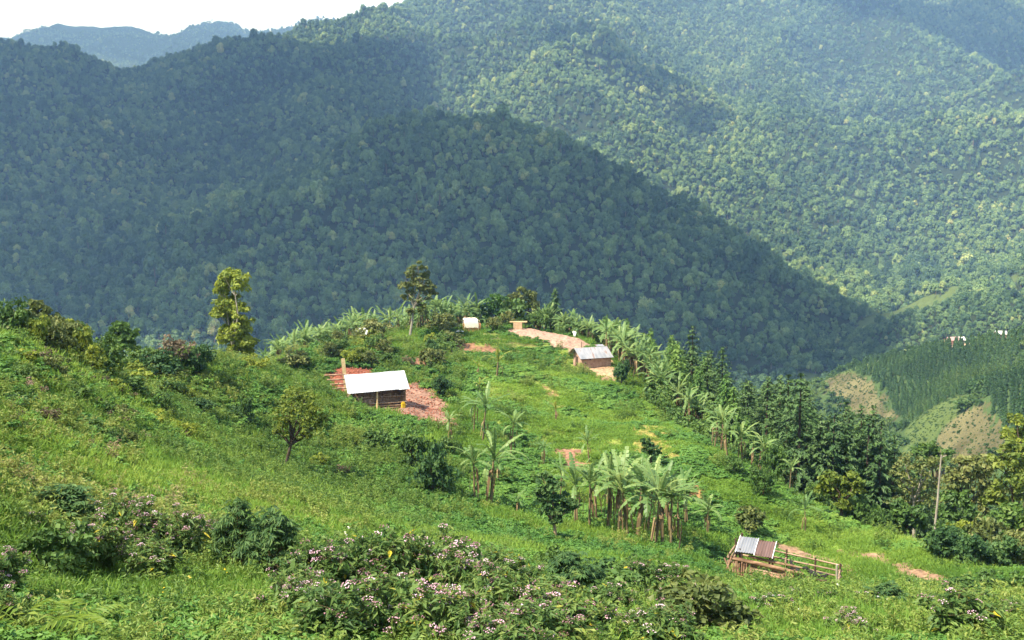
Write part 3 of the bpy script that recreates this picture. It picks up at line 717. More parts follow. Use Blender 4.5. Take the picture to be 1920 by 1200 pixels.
# ================================================================== individual plants
ri = np.random.default_rng(77)
def wcol(px, Y):
    """ground point in photo column px at distance Y"""
    x = (px - CX) / F_PX * Y / math.cos(PITCH) * 1.0
    v = 0.0
    for _ in range(3):
        z = gz(x, Y); k = Y * math.cos(PITCH) - z * math.sin(PITCH); x = (px - CX) / F_PX * k
    return np.array([x, Y, gz(x, Y)])
def up_to(row, Y, z):          # height of something standing at z whose top is seen at this row
    return tanv(row) * Y - z
def inst(proto, loc, rz, s, label, cat, group=None, name=None, tilt=0.0):
    """copy of a built thing with copies of its parts"""
    r = proto.copy(); COL.objects.link(r)
    for ch in proto.children:
        c = ch.copy(); COL.objects.link(c); c.parent = r
        for g in ch.children:
            d = g.copy(); COL.objects.link(d); d.parent = c
    r.location = loc; r.rotation_euler = (tilt * math.cos(rz * 3), tilt * math.sin(rz * 5), rz); r.scale = s if hasattr(s, '__len__') else (s, s, s)
    tag(r, label, cat, group)
    if group is None and 'group' in r: del r['group']
    return r
class Kind:
    """a few built forms of one kind of plant; the first use of each form takes it, later uses copy it"""
    def __init__(s, forms): s.forms = forms; s.used = [False] * len(forms)
    def put(s, loc, rz, sc, label, cat, group=None, k=None, tilt=0.0):
        k = int(ri.integers(0, len(s.forms))) if k is None else k
        if s.used[k]: return inst(s.forms[k], loc, rz, sc, label, cat, group, tilt=tilt)
        s.used[k] = True; r = s.forms[k]; r.location = loc; r.rotation_euler = (tilt * math.cos(rz * 3), tilt * math.sin(rz * 5), rz); r.scale = sc if hasattr(sc, '__len__') else (sc, sc, sc)
        return tag(r, label, cat, group)
    def done(s):
        for u, f in zip(s.used, s.forms):
            if not u:
                for ch in list(f.children): bpy.data.objects.remove(ch)
                bpy.data.objects.remove(f)

BROAD = leafmat('broad_leaves', [(0.022,0.058,0.016),(0.05,0.105,0.024),(0.09,0.165,0.034),(0.15,0.21,0.05)], trans=.25, wi=.35)
YELLOWG = leafmat('yellow_green_leaves', [(0.05,0.09,0.015),(0.12,0.17,0.025),(0.21,0.26,0.035),(0.30,0.33,0.05)], trans=.35, wi=.3)
OLIVE = leafmat('olive_leaves', [(0.035,0.06,0.02),(0.08,0.11,0.03),(0.14,0.165,0.048),(0.21,0.21,0.075)], trans=.25, wi=.3)
DARKG = leafmat('dark_glossy_leaves', [(0.018,0.05,0.02),(0.036,0.088,0.03),(0.07,0.135,0.04),(0.11,0.18,0.055)], trans=.25, rough=.6, spec=.2, wi=.3)
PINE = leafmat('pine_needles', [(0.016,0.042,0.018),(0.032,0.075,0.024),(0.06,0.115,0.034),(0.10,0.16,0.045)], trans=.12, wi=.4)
PINEL = leafmat('young_pine_needles', [(0.03,0.085,0.022),(0.06,0.14,0.03),(0.11,0.20,0.04),(0.16,0.24,0.055)], trans=.2, wi=.4)
BANA = leafmat('banana_leaves', [(0.06,0.13,0.04),(0.11,0.20,0.06),(0.18,0.27,0.085),(0.27,0.34,0.11)], trans=.35, rough=.5, spec=.35, wi=.3)
BANY = leafmat('yellow_banana_leaves', [(0.12,0.17,0.03),(0.20,0.24,0.04),(0.28,0.28,0.05)], trans=.35, rough=.4, spec=.45, wi=.3)
DEADL = leafmat('dead_banana_leaves', [(0.07,0.045,0.026),(0.18,0.12,0.065),(0.34,0.25,0.14)], trans=.1, rough=.8, wi=.3)
PSTEM = plainmat('banana_stem', [(0.045,0.035,0.022),(0.14,0.11,0.055),(0.26,0.21,0.11)], 5, .8, .4, stretch=(1, 1, .25))
TRUNKG = plainmat('grey_trunk', [(0.16,0.14,0.11),(0.34,0.31,0.26)], 6, .9, .4, stretch=(1, 1, .3))
TRUNKD = plainmat('dark_trunk', [(0.03,0.022,0.016),(0.09,0.065,0.045)], 9, .9, .5, stretch=(1, 1, .3))

def limb_tree(name, label, cat, base, blobs, leaf, lmat, tmat, n_sub=16, sub_r=.38, n_leaf=14, tr=.12, lean=None, group=None, seed=1, zmin=-.6, rz=0):
    """tree of real limbs reaching into leaf clumps; blobs are local (x,y,z,rx,ry,rz)"""
    rg_ = np.random.default_rng(seed); root = empty(name, tuple(base), rz, label, cat, group)
    mb = MB(); zb = min(b[2] - b[5] for b in blobs); fk = np.array(lean if lean is not None else (0, 0, max(zb * .8, .3)))
    mb.tube([(0, 0, -.3), fk * .5 + np.array([tr * .5, 0, 0]), fk], [tr * 1.25, tr, tr * .8], 7)
    for b in blobs:
        e = np.array(b[:3]); mid = (fk + e) / 2 + rg_.normal(0, .06, 3) * np.linalg.norm(e - fk)
        mb.tube([fk, mid, e], [tr * .6, tr * .4, tr * .15], 5)
        for q in range(3):
            d = sph(rg_, 1, -.2)[0] * np.array(b[3:]) * .8; mb.tube([mid * .4 + e * .6, e + d], [tr * .22, tr * .06], 4)
    mb.build('trunk', tmat, root)
    lb = MB(); c_, n_v, t_ = clumps(rg_, blobs, n_sub, sub_r, n_leaf, zmin); leaves(lb, c_, n_v, leaf, leaf * .62, rg_, .25, t_)
    lb.build('crown', lmat, root)
    return root
def px_tree(name, label, cat, px, py, blobs, leaf, lmat, tmat, Y=None, trpx=4, leanpx=None, **kw):
    """tree whose clump positions were read off the photo, turned into real sizes at its own distance"""
    b = ground(px, py) if Y is None else wcol(px, Y)
    Yd = b[1]; m = Yd / F_PX; out = []
    rg_ = np.random.default_rng(kw.get('seed', 1))
    for (bx, by, br) in blobs:
        P_ = at(bx, by, Yd) - b; r = br * m
        out.append((P_[0], rg_.uniform(-.35, .35) * r, P_[2], r, r, r * .9))
    ln = None
    if leanpx is not None: q = at(leanpx[0], leanpx[1], Yd) - b; ln = (q[0], 0, q[2])
    return limb_tree(name, label, cat, b, out, leaf, lmat, tmat, tr=trpx * m, lean=ln, **kw)

# single trees
px_tree('tree', 'tall yellow green tree with narrow lumpy crown on a slanting trunk, left of the knoll', 'tree', 425, 690,
        [(440,530,30),(418,540,16),(425,568,28),(412,590,18),(446,585,24),(450,612,26),(434,632,26),(462,640,20),(443,655,20),(465,662,13)], .36, YELLOWG, TRUNKG, Y=82, trpx=4, leanpx=(436,652), seed=3, n_sub=34, n_leaf=22, sub_r=.32)
px_tree('tree', 'small spreading yellow green tree with dark bent trunk, alone in grass below the white roof', 'tree', 530, 884,
        [(548,745,24),(572,750,26),(535,770,26),(566,778,32),(592,772,20),(527,795,20),(550,808,26),(586,800,22),(604,788,12),(570,818,14),(520,812,10)], .18, YELLOWG, TRUNKD, trpx=3.4, leanpx=(545,835), seed=4, n_sub=15, n_leaf=20, sub_r=.36)
px_tree('tree', 'round green tree with a bare trunk standing behind the left ridge', 'tree', 228, 690,
        [(228,612,14),(214,628,18),(242,630,18),(205,645,14),(230,645,22),(252,648,14)], .40, BROAD, TRUNKG, Y=66, trpx=3, leanpx=(229,655), seed=5)
px_tree('tree', 'dark bushy tree, tallest of the trees at the far left edge of the ridge', 'tree', 80, 680,
        [(66,575,16),(80,590,20),(62,600,18),(98,602,18),(84,622,24),(60,640,18),(105,628,16),(95,655,20)], .33, OLIVE, TRUNKD, Y=52, trpx=3.5, leanpx=(82,640), seed=6)
px_tree('tree', 'low olive tree beside the tallest tree on the far left ridge', 'tree', 135, 690, [(130,608,14),(145,625,15),(122,632,16),(150,645,14),(135,655,18)], .33, YELLOWG, TRUNKD, Y=54, trpx=2.5, leanpx=(135,665), seed=7)
px_tree('tree', 'feathery light green tree on the ridge top at the left edge', 'tree', 15, 680, [(12,612,16),(30,630,18),(5,640,22),(35,655,18),(10,665,20)], .30, YELLOWG, TRUNKD, Y=44, trpx=2.5, leanpx=(14,660), seed=8)
px_tree('tree', 'dark round crowned tree with pale trunk at the left end of the banana clump', 'tree', 1040, 1016,
        [(1022,900,16),(1038,912,20),(1015,925,15),(1030,940,22),(1056,935,18),(1045,958,20),(1066,955,14),(1022,955,13),(1040,975,12),(1075,945,10)], .24, DARKG, plainmat('pale_trunk', [(.20,.14,.08),(.36,.27,.17)], 6, .9, .3), trpx=3.6, leanpx=(1039,980), seed=9, n_sub=16, n_leaf=13)
px_tree('tree', 'small dark ball shaped tree on the grassy slope above the banana clump', 'tree', 1220, 872, [(1213,832,11),(1226,838,13),(1212,845,11),(1228,850,11)], .22, DARKG, TRUNKD, trpx=2, leanpx=(1220,858), seed=10)
px_tree('tree', 'broad bushy olive tree behind the yard on top of the knoll', 'tree', 980, 612, [(975,552,20),(992,556,16),(962,565,17),(1000,572,16),(980,578,24),(958,585,16),(1002,590,14)], .50, OLIVE, TRUNKD, Y=136, trpx=3, seed=11)
px_tree('tree', 'bright green bushy tree left of the olive tree on top of the knoll', 'tree', 930, 612, [(928,562,16),(940,570,16),(915,575,16),(930,586,20),(945,592,14),(912,592,14)], .42, leafmat('fresh_leaves', [(0.03,0.085,0.014),(0.055,0.13,0.02),(0.09,0.17,0.028)], trans=.3), TRUNKD, Y=134, trpx=2.5, seed=12)
px_tree('tree', 'pale yellow green twin crowned tree at the edge of the dark wood', 'tree', 1577, 975,
        [(1556,902,20),(1545,915,16),(1572,905,16),(1600,900,18),(1608,915,13),(1560,925,18),(1590,922,18),(1572,945,14),(1590,950,9)], .32, YELLOWG, TRUNKD, trpx=3, leanpx=(1576,945), seed=13)
px_tree('tree', 'open crowned tree with pale forked branches beside the grey pole', 'tree', 1712, 1000,
        [(1700,872,24),(1730,880,26),(1690,900,22),(1745,905,22),(1712,915,28),(1730,940,26),(1690,945,22),(1755,870,16)], .34, OLIVE, TRUNKG, Y=72, trpx=3.5, leanpx=(1712,940), seed=14, n_leaf=10, n_sub=12)
EDGEG = leafmat('edge_tree_leaves', [(0.03,0.065,0.015),(0.075,0.125,0.024),(0.14,0.185,0.032),(0.22,0.25,0.045)], trans=.3, wi=.3)  # leaf's own green, between the yellow green and broad leaf palettes
big = [
 ('big yellow green tree at the right edge below the brown field', 1900, 62, [(1905,850,30),(1880,868,26),(1925,880,32),(1890,905,34),(1930,930,36),(1870,940,24)], EDGEG, 21),
 ('dark olive tree between the grey pole and the big yellow green tree', 1825, 68, [(1815,868,26),(1845,872,28),(1790,895,24),(1830,905,36),(1860,925,30),(1800,935,32),(1840,955,30)], OLIVE, 22),
 ('bushy dark tree just right of the grey pole', 1785, 66, [(1790,940,26),(1775,965,26),(1810,965,28),(1795,995,26),(1825,990,22)], BROAD, 23),
 ('dark green tree at the right edge, in front of the big yellow green tree', 1905, 58, [(1900,965,34),(1925,985,36),(1875,985,28),(1905,1010,30)], BROAD, 24),
 ('broad dark tree of the gully just below the brown field', 1745, 96, [(1740,842,18),(1720,850,18),(1765,852,18),(1745,862,24)], BROAD, 25),
 ('low dark tree of the gully at the right edge under the ploughed slope', 1912, 84, [(1905,790,18),(1925,800,20),(1890,815,16),(1912,822,22)], YELLOWG, 26),
 ('green tree overhanging the black shade left of the grey pole', 1690, 64, [(1690,955,22),(1712,965,22),(1680,975,20),(1700,985,22),(1725,985,18)], BROAD, 27),
]
for lb_, px, Y, bl, mt, sd in big:
    px_tree('tree', lb_, 'tree', px, 900, bl, .36, mt, TRUNKD, Y=Y, trpx=4, seed=sd, n_sub=20, n_leaf=15)

# ---- conifers
def conifer(seed, H, mat, rad=.2, lay=.42, first=.12, droop=.35, open_=1.0, q=10, lsz=.34, name='dark_conifer'):
    rg_ = np.random.default_rng(seed); root = empty(name); mb = MB()
    mb.tube([(0, 0, -.5), (0, 0, H * .5), (0, 0, H * .98)], [H * .016, H * .011, H * .003], 6); mb.build('trunk', TRUNKD, root)
    lb = MB(); zz = H * first; C_, N_, T_, D_ = [], [], [], []
    while zz < H * .99:
        f = (zz / H - first) / (1 - first); R_ = H * rad * (1 - f) ** .8 * (.5 + .5 * min(1, f * 5)) * rg_.uniform(.8, 1.15) + .12
        for k in range(max(5, int(10 - 4 * f))):
            a_ = rg_.uniform(0, 6.28); L_ = R_ * rg_.uniform(.7, 1.15); n_q = max(3, int(q * L_ / (H * rad)))
            u = np.linspace(.25, 1, n_q); dx = np.array([math.cos(a_), math.sin(a_)])
            p_ = np.c_[u[:, None] * L_ * dx, zz + u * L_ * (.35 - droop * u)] + rg_.normal(0, .07, (n_q, 3))
            C_.append(p_); N_.append(np.c_[np.tile(dx * .4, (n_q, 1)), np.ones(n_q)] + rg_.normal(0, .35, (n_q, 3)))
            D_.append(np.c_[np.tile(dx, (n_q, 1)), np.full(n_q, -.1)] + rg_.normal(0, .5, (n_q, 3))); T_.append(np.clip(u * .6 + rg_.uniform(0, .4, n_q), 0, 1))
        zz += lay * open_ * (H / 9) * rg_.uniform(.8, 1.2)
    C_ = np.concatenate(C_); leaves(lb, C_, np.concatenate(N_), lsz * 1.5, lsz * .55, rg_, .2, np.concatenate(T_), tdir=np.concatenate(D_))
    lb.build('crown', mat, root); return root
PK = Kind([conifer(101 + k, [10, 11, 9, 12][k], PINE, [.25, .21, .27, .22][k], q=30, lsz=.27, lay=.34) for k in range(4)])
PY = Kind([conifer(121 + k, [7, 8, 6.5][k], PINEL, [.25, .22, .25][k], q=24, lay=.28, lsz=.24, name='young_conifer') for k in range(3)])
SILPX = [1120, 1170, 1250, 1300, 1400, 1500, 1550, 1600, 1650, 1700, 1740]
SILPY = [598, 588, 604, 628, 672, 712, 738, 765, 795, 830, 850]
NEARY = ([1120, 1200, 1300, 1400, 1500, 1600, 1700, 1740], [128, 112, 95, 84, 78, 76, 76, 80])
cand = []
for row in range(14):
    for px in np.arange(1125, 1745, 25):
        p_ = px + ri.uniform(-9, 9); y0 = np.interp(p_, *NEARY); Y = y0 + 1.0 + row * 5.2 + ri.uniform(-1.6, 1.6)
        if Y < 172: cand.append((p_, Y))
cnt = 0
for (p_, Y) in cand:
    g = wcol(p_, Y); hmax = up_to(np.interp(p_, SILPX, SILPY), Y, g[2])
    young = p_ < 1335 + ri.normal(0, 45) or (p_ < 1470 and Y < np.interp(p_, *NEARY) + 7)
    h = (ri.uniform(4.5, 7.5) if young else ri.uniform(8, 13))
    if hmax < 2.2: continue
    h = min(h, hmax * ri.uniform(.82, 1.03))
    if h < hmax * .35 and Y > 120: continue
    top = g[2] + h
    if not visible(np.array([g[0]]), np.array([Y]), np.array([top]), .004)[0]: continue
    where = ('on the skyline' if h > hmax * .8 else 'at the front edge' if Y < np.interp(p_, *NEARY) + 8 else 'in the middle') + (' of the wood, behind the banana grove' if p_ < 1300 else ' of the wood, right of the banana row' if p_ < 1500 else ' of the wood, above the twin crowned tree')
    if young: PY.put(tuple(g), ri.uniform(0, 6.28), h / 7.2, 'fresh green young conifer ' + where, 'conifer', 'young conifers ' + where)
    else: PK.put(tuple(g), ri.uniform(0, 6.28), (h / 10.5 * 1.1, h / 10.5 * 1.1, h / 10.5), 'dark tall conifer ' + where, 'conifer', 'dark conifers ' + where)
    cnt += 1
print('conifers', cnt)
# the two conifers on top of the knoll
def px_conifer(seed, label, px, Y, top, mat, trunkmat, rad, first, lay, base_row=None):
    g = wcol(px, Y) if base_row is None else ground(px, base_row); H = up_to(top, g[1], g[2])
    r = conifer(seed, H, mat, rad, lay, first, .25, 1.0, 12, .42); r.location = tuple(g); tag(r, label, 'conifer')
    for c in r.children:
        if c.name.startswith('trunk'): c.data.materials[0] = trunkmat
    return r
px_conifer(201, 'small dark pointed conifer right of the olive tree on top of the knoll', 1040, 134, 542, PINE, TRUNKD, .24, .12, .34)
# tall open tree with a bare pale trunk
px_tree('tree', 'tall slender tree with a long bare pale trunk, left of the cream covered shelter', 'tree', 768, 630,
        [(784,500,13),(773,512,12),(796,514,13),(768,528,15),(790,530,17),(805,538,13),(758,536,11),(778,545,18),(800,550,16),(812,546,10),(766,556,12),(786,566,14),(772,585,10),(794,582,10)], .42, OLIVE, TRUNKG, trpx=2.2, leanpx=(776,575), seed=202, n_sub=12, n_leaf=11, zmin=-.9)

# ---- bananas
def banana(seed, H, n_leaf=10, mat=BANA, dead=5, LL=1.85):
    rg_ = np.random.default_rng(seed); root = empty('banana_plant'); mb = MB(); b1 = rg_.normal(0, .06, 2)
    mb.tube([(0, 0, -.2), (b1[0] * .5, b1[1] * .5, H * .5), (b1[0], b1[1], H)], [.075, .06, .04], 7); mb.build('stem', PSTEM, root)
    lb = MB(); top = np.array([b1[0], b1[1], H]); off = rg_.uniform(0, 6.28)
    for k in range(n_leaf):
        a_ = off + k * 2.4 + rg_.normal(0, .25); el = rg_.uniform(.8, 1.42) if k < n_leaf * .75 else rg_.uniform(.2, .8); L_ = LL * rg_.uniform(.75, 1.1); wd = rg_.uniform(.11, .17)
        n = 11; P_ = [top.copy()]; e = el; curl = rg_.uniform(.06, .19) * (1.5 - el * .55)
        for i in range(n):
            d = np.array([math.cos(a_) * math.cos(e), math.sin(a_) * math.cos(e), math.sin(e)]); P_.append(P_[-1] + d * L_ / n); e -= curl
        P_ = np.array(P_); side = np.array([-math.sin(a_), math.cos(a_), 0]); tb = rg_.uniform(.1, .8); lf_d = rg_.uniform(.1, .5)
        lb.tube(P_, np.linspace(.022, .006, len(P_)), 3, .9, 0, False)
        for i in range(2, n + 1):
            f = i / n; w = wd * math.sin(min(1, f * 1.25) * math.pi * .5 if f < .8 else math.pi * .5) * (1 if f < .75 else (1.25 - f) * 2)
            seg = (P_[i] - P_[i - 1])
            for s_ in (-1, 1):
                dr = max(0, rg_.normal(lf_d, .14)); gap = rg_.uniform(.5, 1.0)
                o = side * s_ * w - np.array([0, 0, 1]) * w * dr + seg * .35
                lb.add([P_[i - 1], P_[i - 1] + o, P_[i - 1] + seg * gap + o, P_[i - 1] + seg * 1.02], [(0, 1, 2, 3)], np.clip(tb + rg_.normal(0, .1), 0, 1))
    # the rolled youngest leaf
    lb.tube([top, top + np.array([.03, .02, .5]), top + np.array([.08, .03, 1.1])], [.05, .04, .008], 5, .8)
    lb.build('leaves', mat, root)
    if dead:
        db = MB()
        for k in range(dead):
            a_ = rg_.uniform(0, 6.28); z0 = H * rg_.uniform(.55, .98); L_ = rg_.uniform(.5, 1.2) * min(1, H / 2); o = np.array([math.cos(a_), math.sin(a_), 0])
            p0 = np.array([b1[0] * z0 / H, b1[1] * z0 / H, z0]) + o * .1; sd_ = np.array([-o[1], o[0], 0]) * rg_.uniform(.03, .08)
            p1 = p0 + o * rg_.uniform(.1, .25) + [0, 0, -.15]; p2 = p1 + o * rg_.uniform(-.05, .12) - [0, 0, L_]
            db.add([p0 - sd_ * .5, p0 + sd_ * .5, p1 + sd_, p1 - sd_, p2 + sd_ * .7, p2 - sd_ * .5], [(0, 1, 2, 3), (3, 2, 4, 5)], rg_.uniform(0, 1))
        db.build('dead_leaves', DEADL, root)
    return root
BK = Kind([banana(301 + k, [2.3, 2.6, 2.0, 2.4, 1.8, 2.2][k], [11, 12, 10, 12, 10, 11][k]) for k in range(6)])
BY = Kind([banana(321, .9, 5, BANY, 3, 1.2), banana(322, .7, 4, BANY, 2, 1.0)])
def ban(px, py, hpx, label, group=None, Y=None, k=None, kind=None):
    g = ground(px, py) if Y is None else wcol(px, Y)
    h = hpx * g[1] / F_PX * 1.0
    kk = kind or BK
    k = int(ri.integers(0, len(kk.forms))) if k is None else k
    fh = ([3.5, 3.8, 3.2, 3.6, 3.0, 3.4] if kk is BK else [1.9, 1.6])[k]
    return kk.put(tuple(g), ri.uniform(0, 6.28), h / fh, label, 'banana plant', group, k, .08)
G1 = 'banana plants of the dense clump in the middle of the slope'
for (a_, b_, h_) in [(1078,985,115),(1105,992,125),(1118,975,110),(1140,990,135),(1160,1006,145),(1178,1012,150),(1196,1012,142),(1214,1000,138),(1229,1026,140),(1243,1026,145),(1258,1028,135),(1272,1018,125),
                  (1145,952,95),(1200,955,100),(1250,975,95),(1285,985,90)]:
    ban(a_, b_, h_ * 1.04, ('tall banana plant with dark stem in the front of the dense clump mid slope' if b_ > 1010 else 'banana plant with brown dead leaves inside the dense clump mid slope' if b_ > 970 else 'banana plant at the back of the dense clump mid slope'), G1)
for (a_, b_, h_, lb_) in [
 (890,945,118,'banana plant left of a pair, with brown stem and leaves reaching towards the dark thicket'),
 (920,952,150,'taller banana plant right of a pair, standing below the red earth patch'),
 (957,856,92,'slender banana plant with a long dark stem above the pair of banana plants'),
 (905,828,100,'banana plant with dark leaning stem just right of the red earth fan'),
 (888,812,80,'leafy banana plant touching the lower right of the red earth fan'),
 (845,832,62,'low banana plant in front of the lower end of the red earth fan'),
 (1325,1002,76,'single small banana plant with drooping leaves right of the dense clump'),
 (1510,1000,74,'single banana plant with wide star of leaves above the animal pen'),
 (970,966,46,'smallest green banana plant standing alone left of the dark round crowned tree'),
 (1105,868,62,'banana plant with one yellow hanging leaf above the dense clump'),
 (1020,872,50,'young banana plant left of the small red bare patch'),
 (935,905,60,'short banana plant behind the pair below the red earth'),
 (1480,925,70,'last banana plant at the lower end of the long row along the wood'),
 (1050,935,75,'banana plant behind the dark round crowned tree')]:
    ban(a_, b_, h_, lb_)
for (a_, b_, h_, lb_) in [(932,707,62,'yellow green young banana plant with one upright leaf on the open slope below the bank'), (898,702,30,'tiny yellow banana sprout left of the young banana plant below the bank'),
                       (1043,790,48,'yellow green banana sprout in the middle of the open slope'), (900,735,30,'small yellow sprout above the banana plants beside the red earth')]:
    ban(a_, b_, h_, lb_, kind=BY)
G2 = 'banana plants in the long row along the edge of the dark wood'
for (a_, b_) in [(1268,782),(1284,800),(1296,812),(1308,820),(1318,828),(1330,834),(1340,842),(1352,850),(1364,864),(1378,860),(1392,872),(1408,880),(1424,888),(1300,790),(1330,808),(1360,835),(1392,852)]:
    ban(a_, b_, ri.uniform(72, 92), 'banana plant with brown hanging leaves, ' + ('upper' if a_ < 1320 else 'middle' if a_ < 1370 else 'lower') + ' part of the row along the dark wood', G2)
G3 = 'banana plants of the grove right of the grey roofed hut'
for k in range(46):
    px = ri.uniform(1138, 1262); Y = np.interp(px, [1138, 1262], [112, 92]) + ri.uniform(-1, 16)
    ban(px, 0, ri.uniform(58, 80), 'pale green banana plant, ' + ('lower right' if px > 1215 else 'near' if px < 1170 else 'middle') + ' part of the grove beside the grey roof', G3, Y=Y)
G4 = 'banana plants behind the bare yard on top of the knoll'
for k in range(34):
    px = ri.uniform(1000, 1150); Y = np.interp(px, [1000, 1060, 1150], [131, 129, 119]) + ri.uniform(0, 9)
    ban(px, 0, ri.uniform(40, 60), 'banana plant behind the ' + ('left end' if px < 1050 else 'middle' if px < 1100 else 'right end') + ' of the bare yard', G4, Y=Y)
G5 = 'banana plants of the grove behind the left crest of the knoll'
for k in range(100):
    px = ri.uniform(492, 910); Y = np.interp(px, [490, 600, 700, 800, 910], [93, 106, 118, 126, 131]) + ri.uniform(0, 10)
    g = wcol(px, Y); mx_ = up_to(np.interp(px, [490, 520, 600, 700, 800, 910], [650, 634, 600, 580, 555, 550]) , Y, g[2])
    h = min(ri.uniform(52, 82), mx_ * F_PX / Y * ri.uniform(.85, 1.05))
    if h > 18: ban(px, 0, h, 'bright banana plant behind the left crest, ' + ('left of the white roofed hut' if px < 600 else 'above the white roofed hut' if px < 740 else 'between the slender tree and the shelter'), G5, Y=Y)

# ---- bushes
def bush(seed, mat, leaf=.13, n=7, dens=12, nl=12, name='bush', twig=TRUNKD, tall=1.0, leafw=.62):
    rg_ = np.random.default_rng(seed); root = empty(name); bl = []
    for k in range(n):
        a_ = rg_.uniform(0, 6.28); r_ = rg_.uniform(0, .5); s_ = rg_.uniform(.24, .36)
        bl.append((math.cos(a_) * r_, math.sin(a_) * r_, tall * rg_.uniform(.22, .72) * (1.1 - r_ * .6), s_, s_, s_ * .85))
    mb = MB()
    for b in bl: mb.tube([(0, 0, -.1), (b[0] * .4, b[1] * .4, b[2] * .5), b[:3]], [.025, .018, .006], 4)
    mb.build('stems', twig, root)
    lb = MB(); c_, n_v, t_ = clumps(rg_, bl, dens, .42, nl, -.6); leaves(lb, c_, n_v, leaf, leaf * leafw, rg_, .25, t_); lb.build('foliage', mat, root); return root
KB = {'broad': Kind([bush(401 + k, BROAD, .12, 8) for k in range(3)]), 'dark': Kind([bush(411 + k, DARKG, .12, 8, 14, 13) for k in range(2)]),
      'olive': Kind([bush(421 + k, OLIVE, .12, 7) for k in range(2)]), 'yellow': Kind([bush(431 + k, YELLOWG, .12, 7) for k in range(2)]),
      'brown': Kind([bush(441 + k, leafmat('dry_brush', [(0.07,0.06,0.03),(0.13,0.10,0.06),(0.20,0.14,0.10)], trans=.15), .10, 6, 9, 9) for k in range(1)])}
def bsh(kind, px, py, w, h, label, group=None, Y=None):
    g = ground(px, py) if Y is None else wcol(px, Y); m = g[1] / F_PX
    return KB[kind].put((g[0], g[1], g[2] - .04), ri.uniform(0, 6.28), (w * m / 1.35, w * m / 1.35, h * m / .95), label, 'bush', group)
for a_ in [
 ('dark', 812, 925, 92, 105, 'big dark thicket of glossy leaves left of the pair of banana plants'),
 ('broad', 775, 880, 80, 80, 'green bush on the upper left of the big dark thicket'),
 ('broad', 842, 862, 60, 50, 'green bush between the red earth fan and the dark thicket'),
 ('broad', 700, 850, 70, 50, 'low green bush in the hollow below the white roofed hut'),
 ('brown', 640, 895, 60, 30, 'low dry brown bush in the grass right of the small spreading tree'),
 ('dark', 825, 745, 44, 45, 'small dark bush at the right edge of the red earth fan'),
 ('olive', 800, 690, 60, 40, 'bush growing at the left end of the eroded bank'),
 ('dark', 812, 672, 34, 40, 'dark bush on top of the eroded bank'),
 ('brown', 768, 690, 36, 26, 'dry pinkish brown bush left of the eroded bank'),
 ('olive', 700, 640, 70, 45, 'bush on the crest just left of the tall slender tree'),
 ('olive', 830, 622, 70, 38, 'olive bush left of the cream covered shelter'),
 ('olive', 925, 618, 40, 26, 'shrub just right of the cream covered shelter'),
 ('olive', 950, 612, 36, 30, 'pale shrub left of the plank bench behind the yard'),
 ('broad', 1010, 612, 40, 36, 'dark shrub just right of the plank bench'),
 ('dark', 1165, 722, 44, 50, 'dark green bush below the bare bank of the grey roofed hut'),
 ('olive', 1400, 1000, 90, 58, 'grey green bush on the slope left above the animal pen'),
 ('broad', 1620, 985, 60, 60, 'green bush at the foot of the twin crowned tree'),
 ('broad', 1655, 1000, 50, 55, 'leafy green bush in front of the black shade of the wood'),
 ('broad', 1600, 970, 50, 50, 'green bush beside the twin crowned tree'),
 ('yellow', 1790, 1040, 80, 95, 'yellowish shrub with brown twigs right of the grey pole'),
 ('olive', 1850, 1050, 110, 105, 'big grey leaved shrub at the right, behind the end of the bare strip'),
 ('broad', 1900, 1060, 90, 80, 'green shrub at the right edge below the trees'),
 ('broad', 1860, 1120, 80, 60, 'low green shrub at the right edge of the slope'),
 ('broad', 1920, 1130, 90, 70, 'leafy shrub cut by the right edge of the photo'),
 ('dark', 295, 705, 90, 55, 'dark rounded bush on the left ridge in front of the round tree'),
 ('dark', 370, 705, 80, 62, 'dark bush left of the tall yellow green tree'),
 ('brown', 330, 690, 110, 70, 'dry twiggy bush with pale stems on the left ridge'),
 ('yellow', 260, 728, 90, 42, 'light green bush in front of the dark bushes on the left ridge'),
 ('yellow', 480, 700, 60, 44, 'green bush right of the trunk of the tall yellow green tree'),
 ('olive', 555, 695, 80, 40, 'olive bush between the tall yellow green tree and the white roofed hut'),
 ('dark', 370, 780, 60, 40, 'dark low bush in the hollow below the left ridge'),
 ('dark', 440, 795, 60, 40, 'dark green bush in the grass left of the small spreading tree'),
 ('broad', 460, 800, 44, 64, 'upright green bush beside the small spreading tree'),
 ('yellow', 600, 880, 60, 36, 'low bright bush at the foot of the small spreading tree'),
 ('broad', 1040, 1085, 110, 66, 'dark green bush behind the flower shrubs in the lower middle'),
 ('broad', 1430, 930, 60, 60, 'bush under the lower end of the banana row'),
 ('broad', 1450, 905, 50, 80, 'tall bush at the lower end of the banana row'),
 ('broad', 1380, 890, 50, 36, 'low bush in front of the lower banana row')]:
    bsh(*a_)
G6 = 'bushes of the scrub behind the white roofed hut'
for k in range(34):
    px, py = ri.uniform(610, 850), ri.uniform(630, 690)
    if 745 < px < 795: continue
    bsh(['broad', 'olive', 'yellow', 'broad'][k % 4], px, py, ri.uniform(30, 60), ri.uniform(20, 36), ['green', 'olive', 'yellowish', 'leafy'][k % 4] + ' bush in the scrub between the white roofed hut and the crest', G6)
G7 = 'bushes of the weedy slope on the left'
for k in range(70):
    px, py = ri.uniform(0, 380), ri.uniform(670, 850)
    if py < 650 + px * .12: continue
    bsh(['broad', 'olive', 'brown', 'broad', 'yellow'][k % 5], px, py, ri.uniform(40, 90), ri.uniform(22, 48), ['low leafy green', 'low olive', 'dry brownish', 'dark green', 'light yellow green'][k % 5] + ' bush on the ' + ('upper' if py < 770 else 'lower') + ' weedy slope at the left', G7)
G8 = 'bushes along the left ridge'
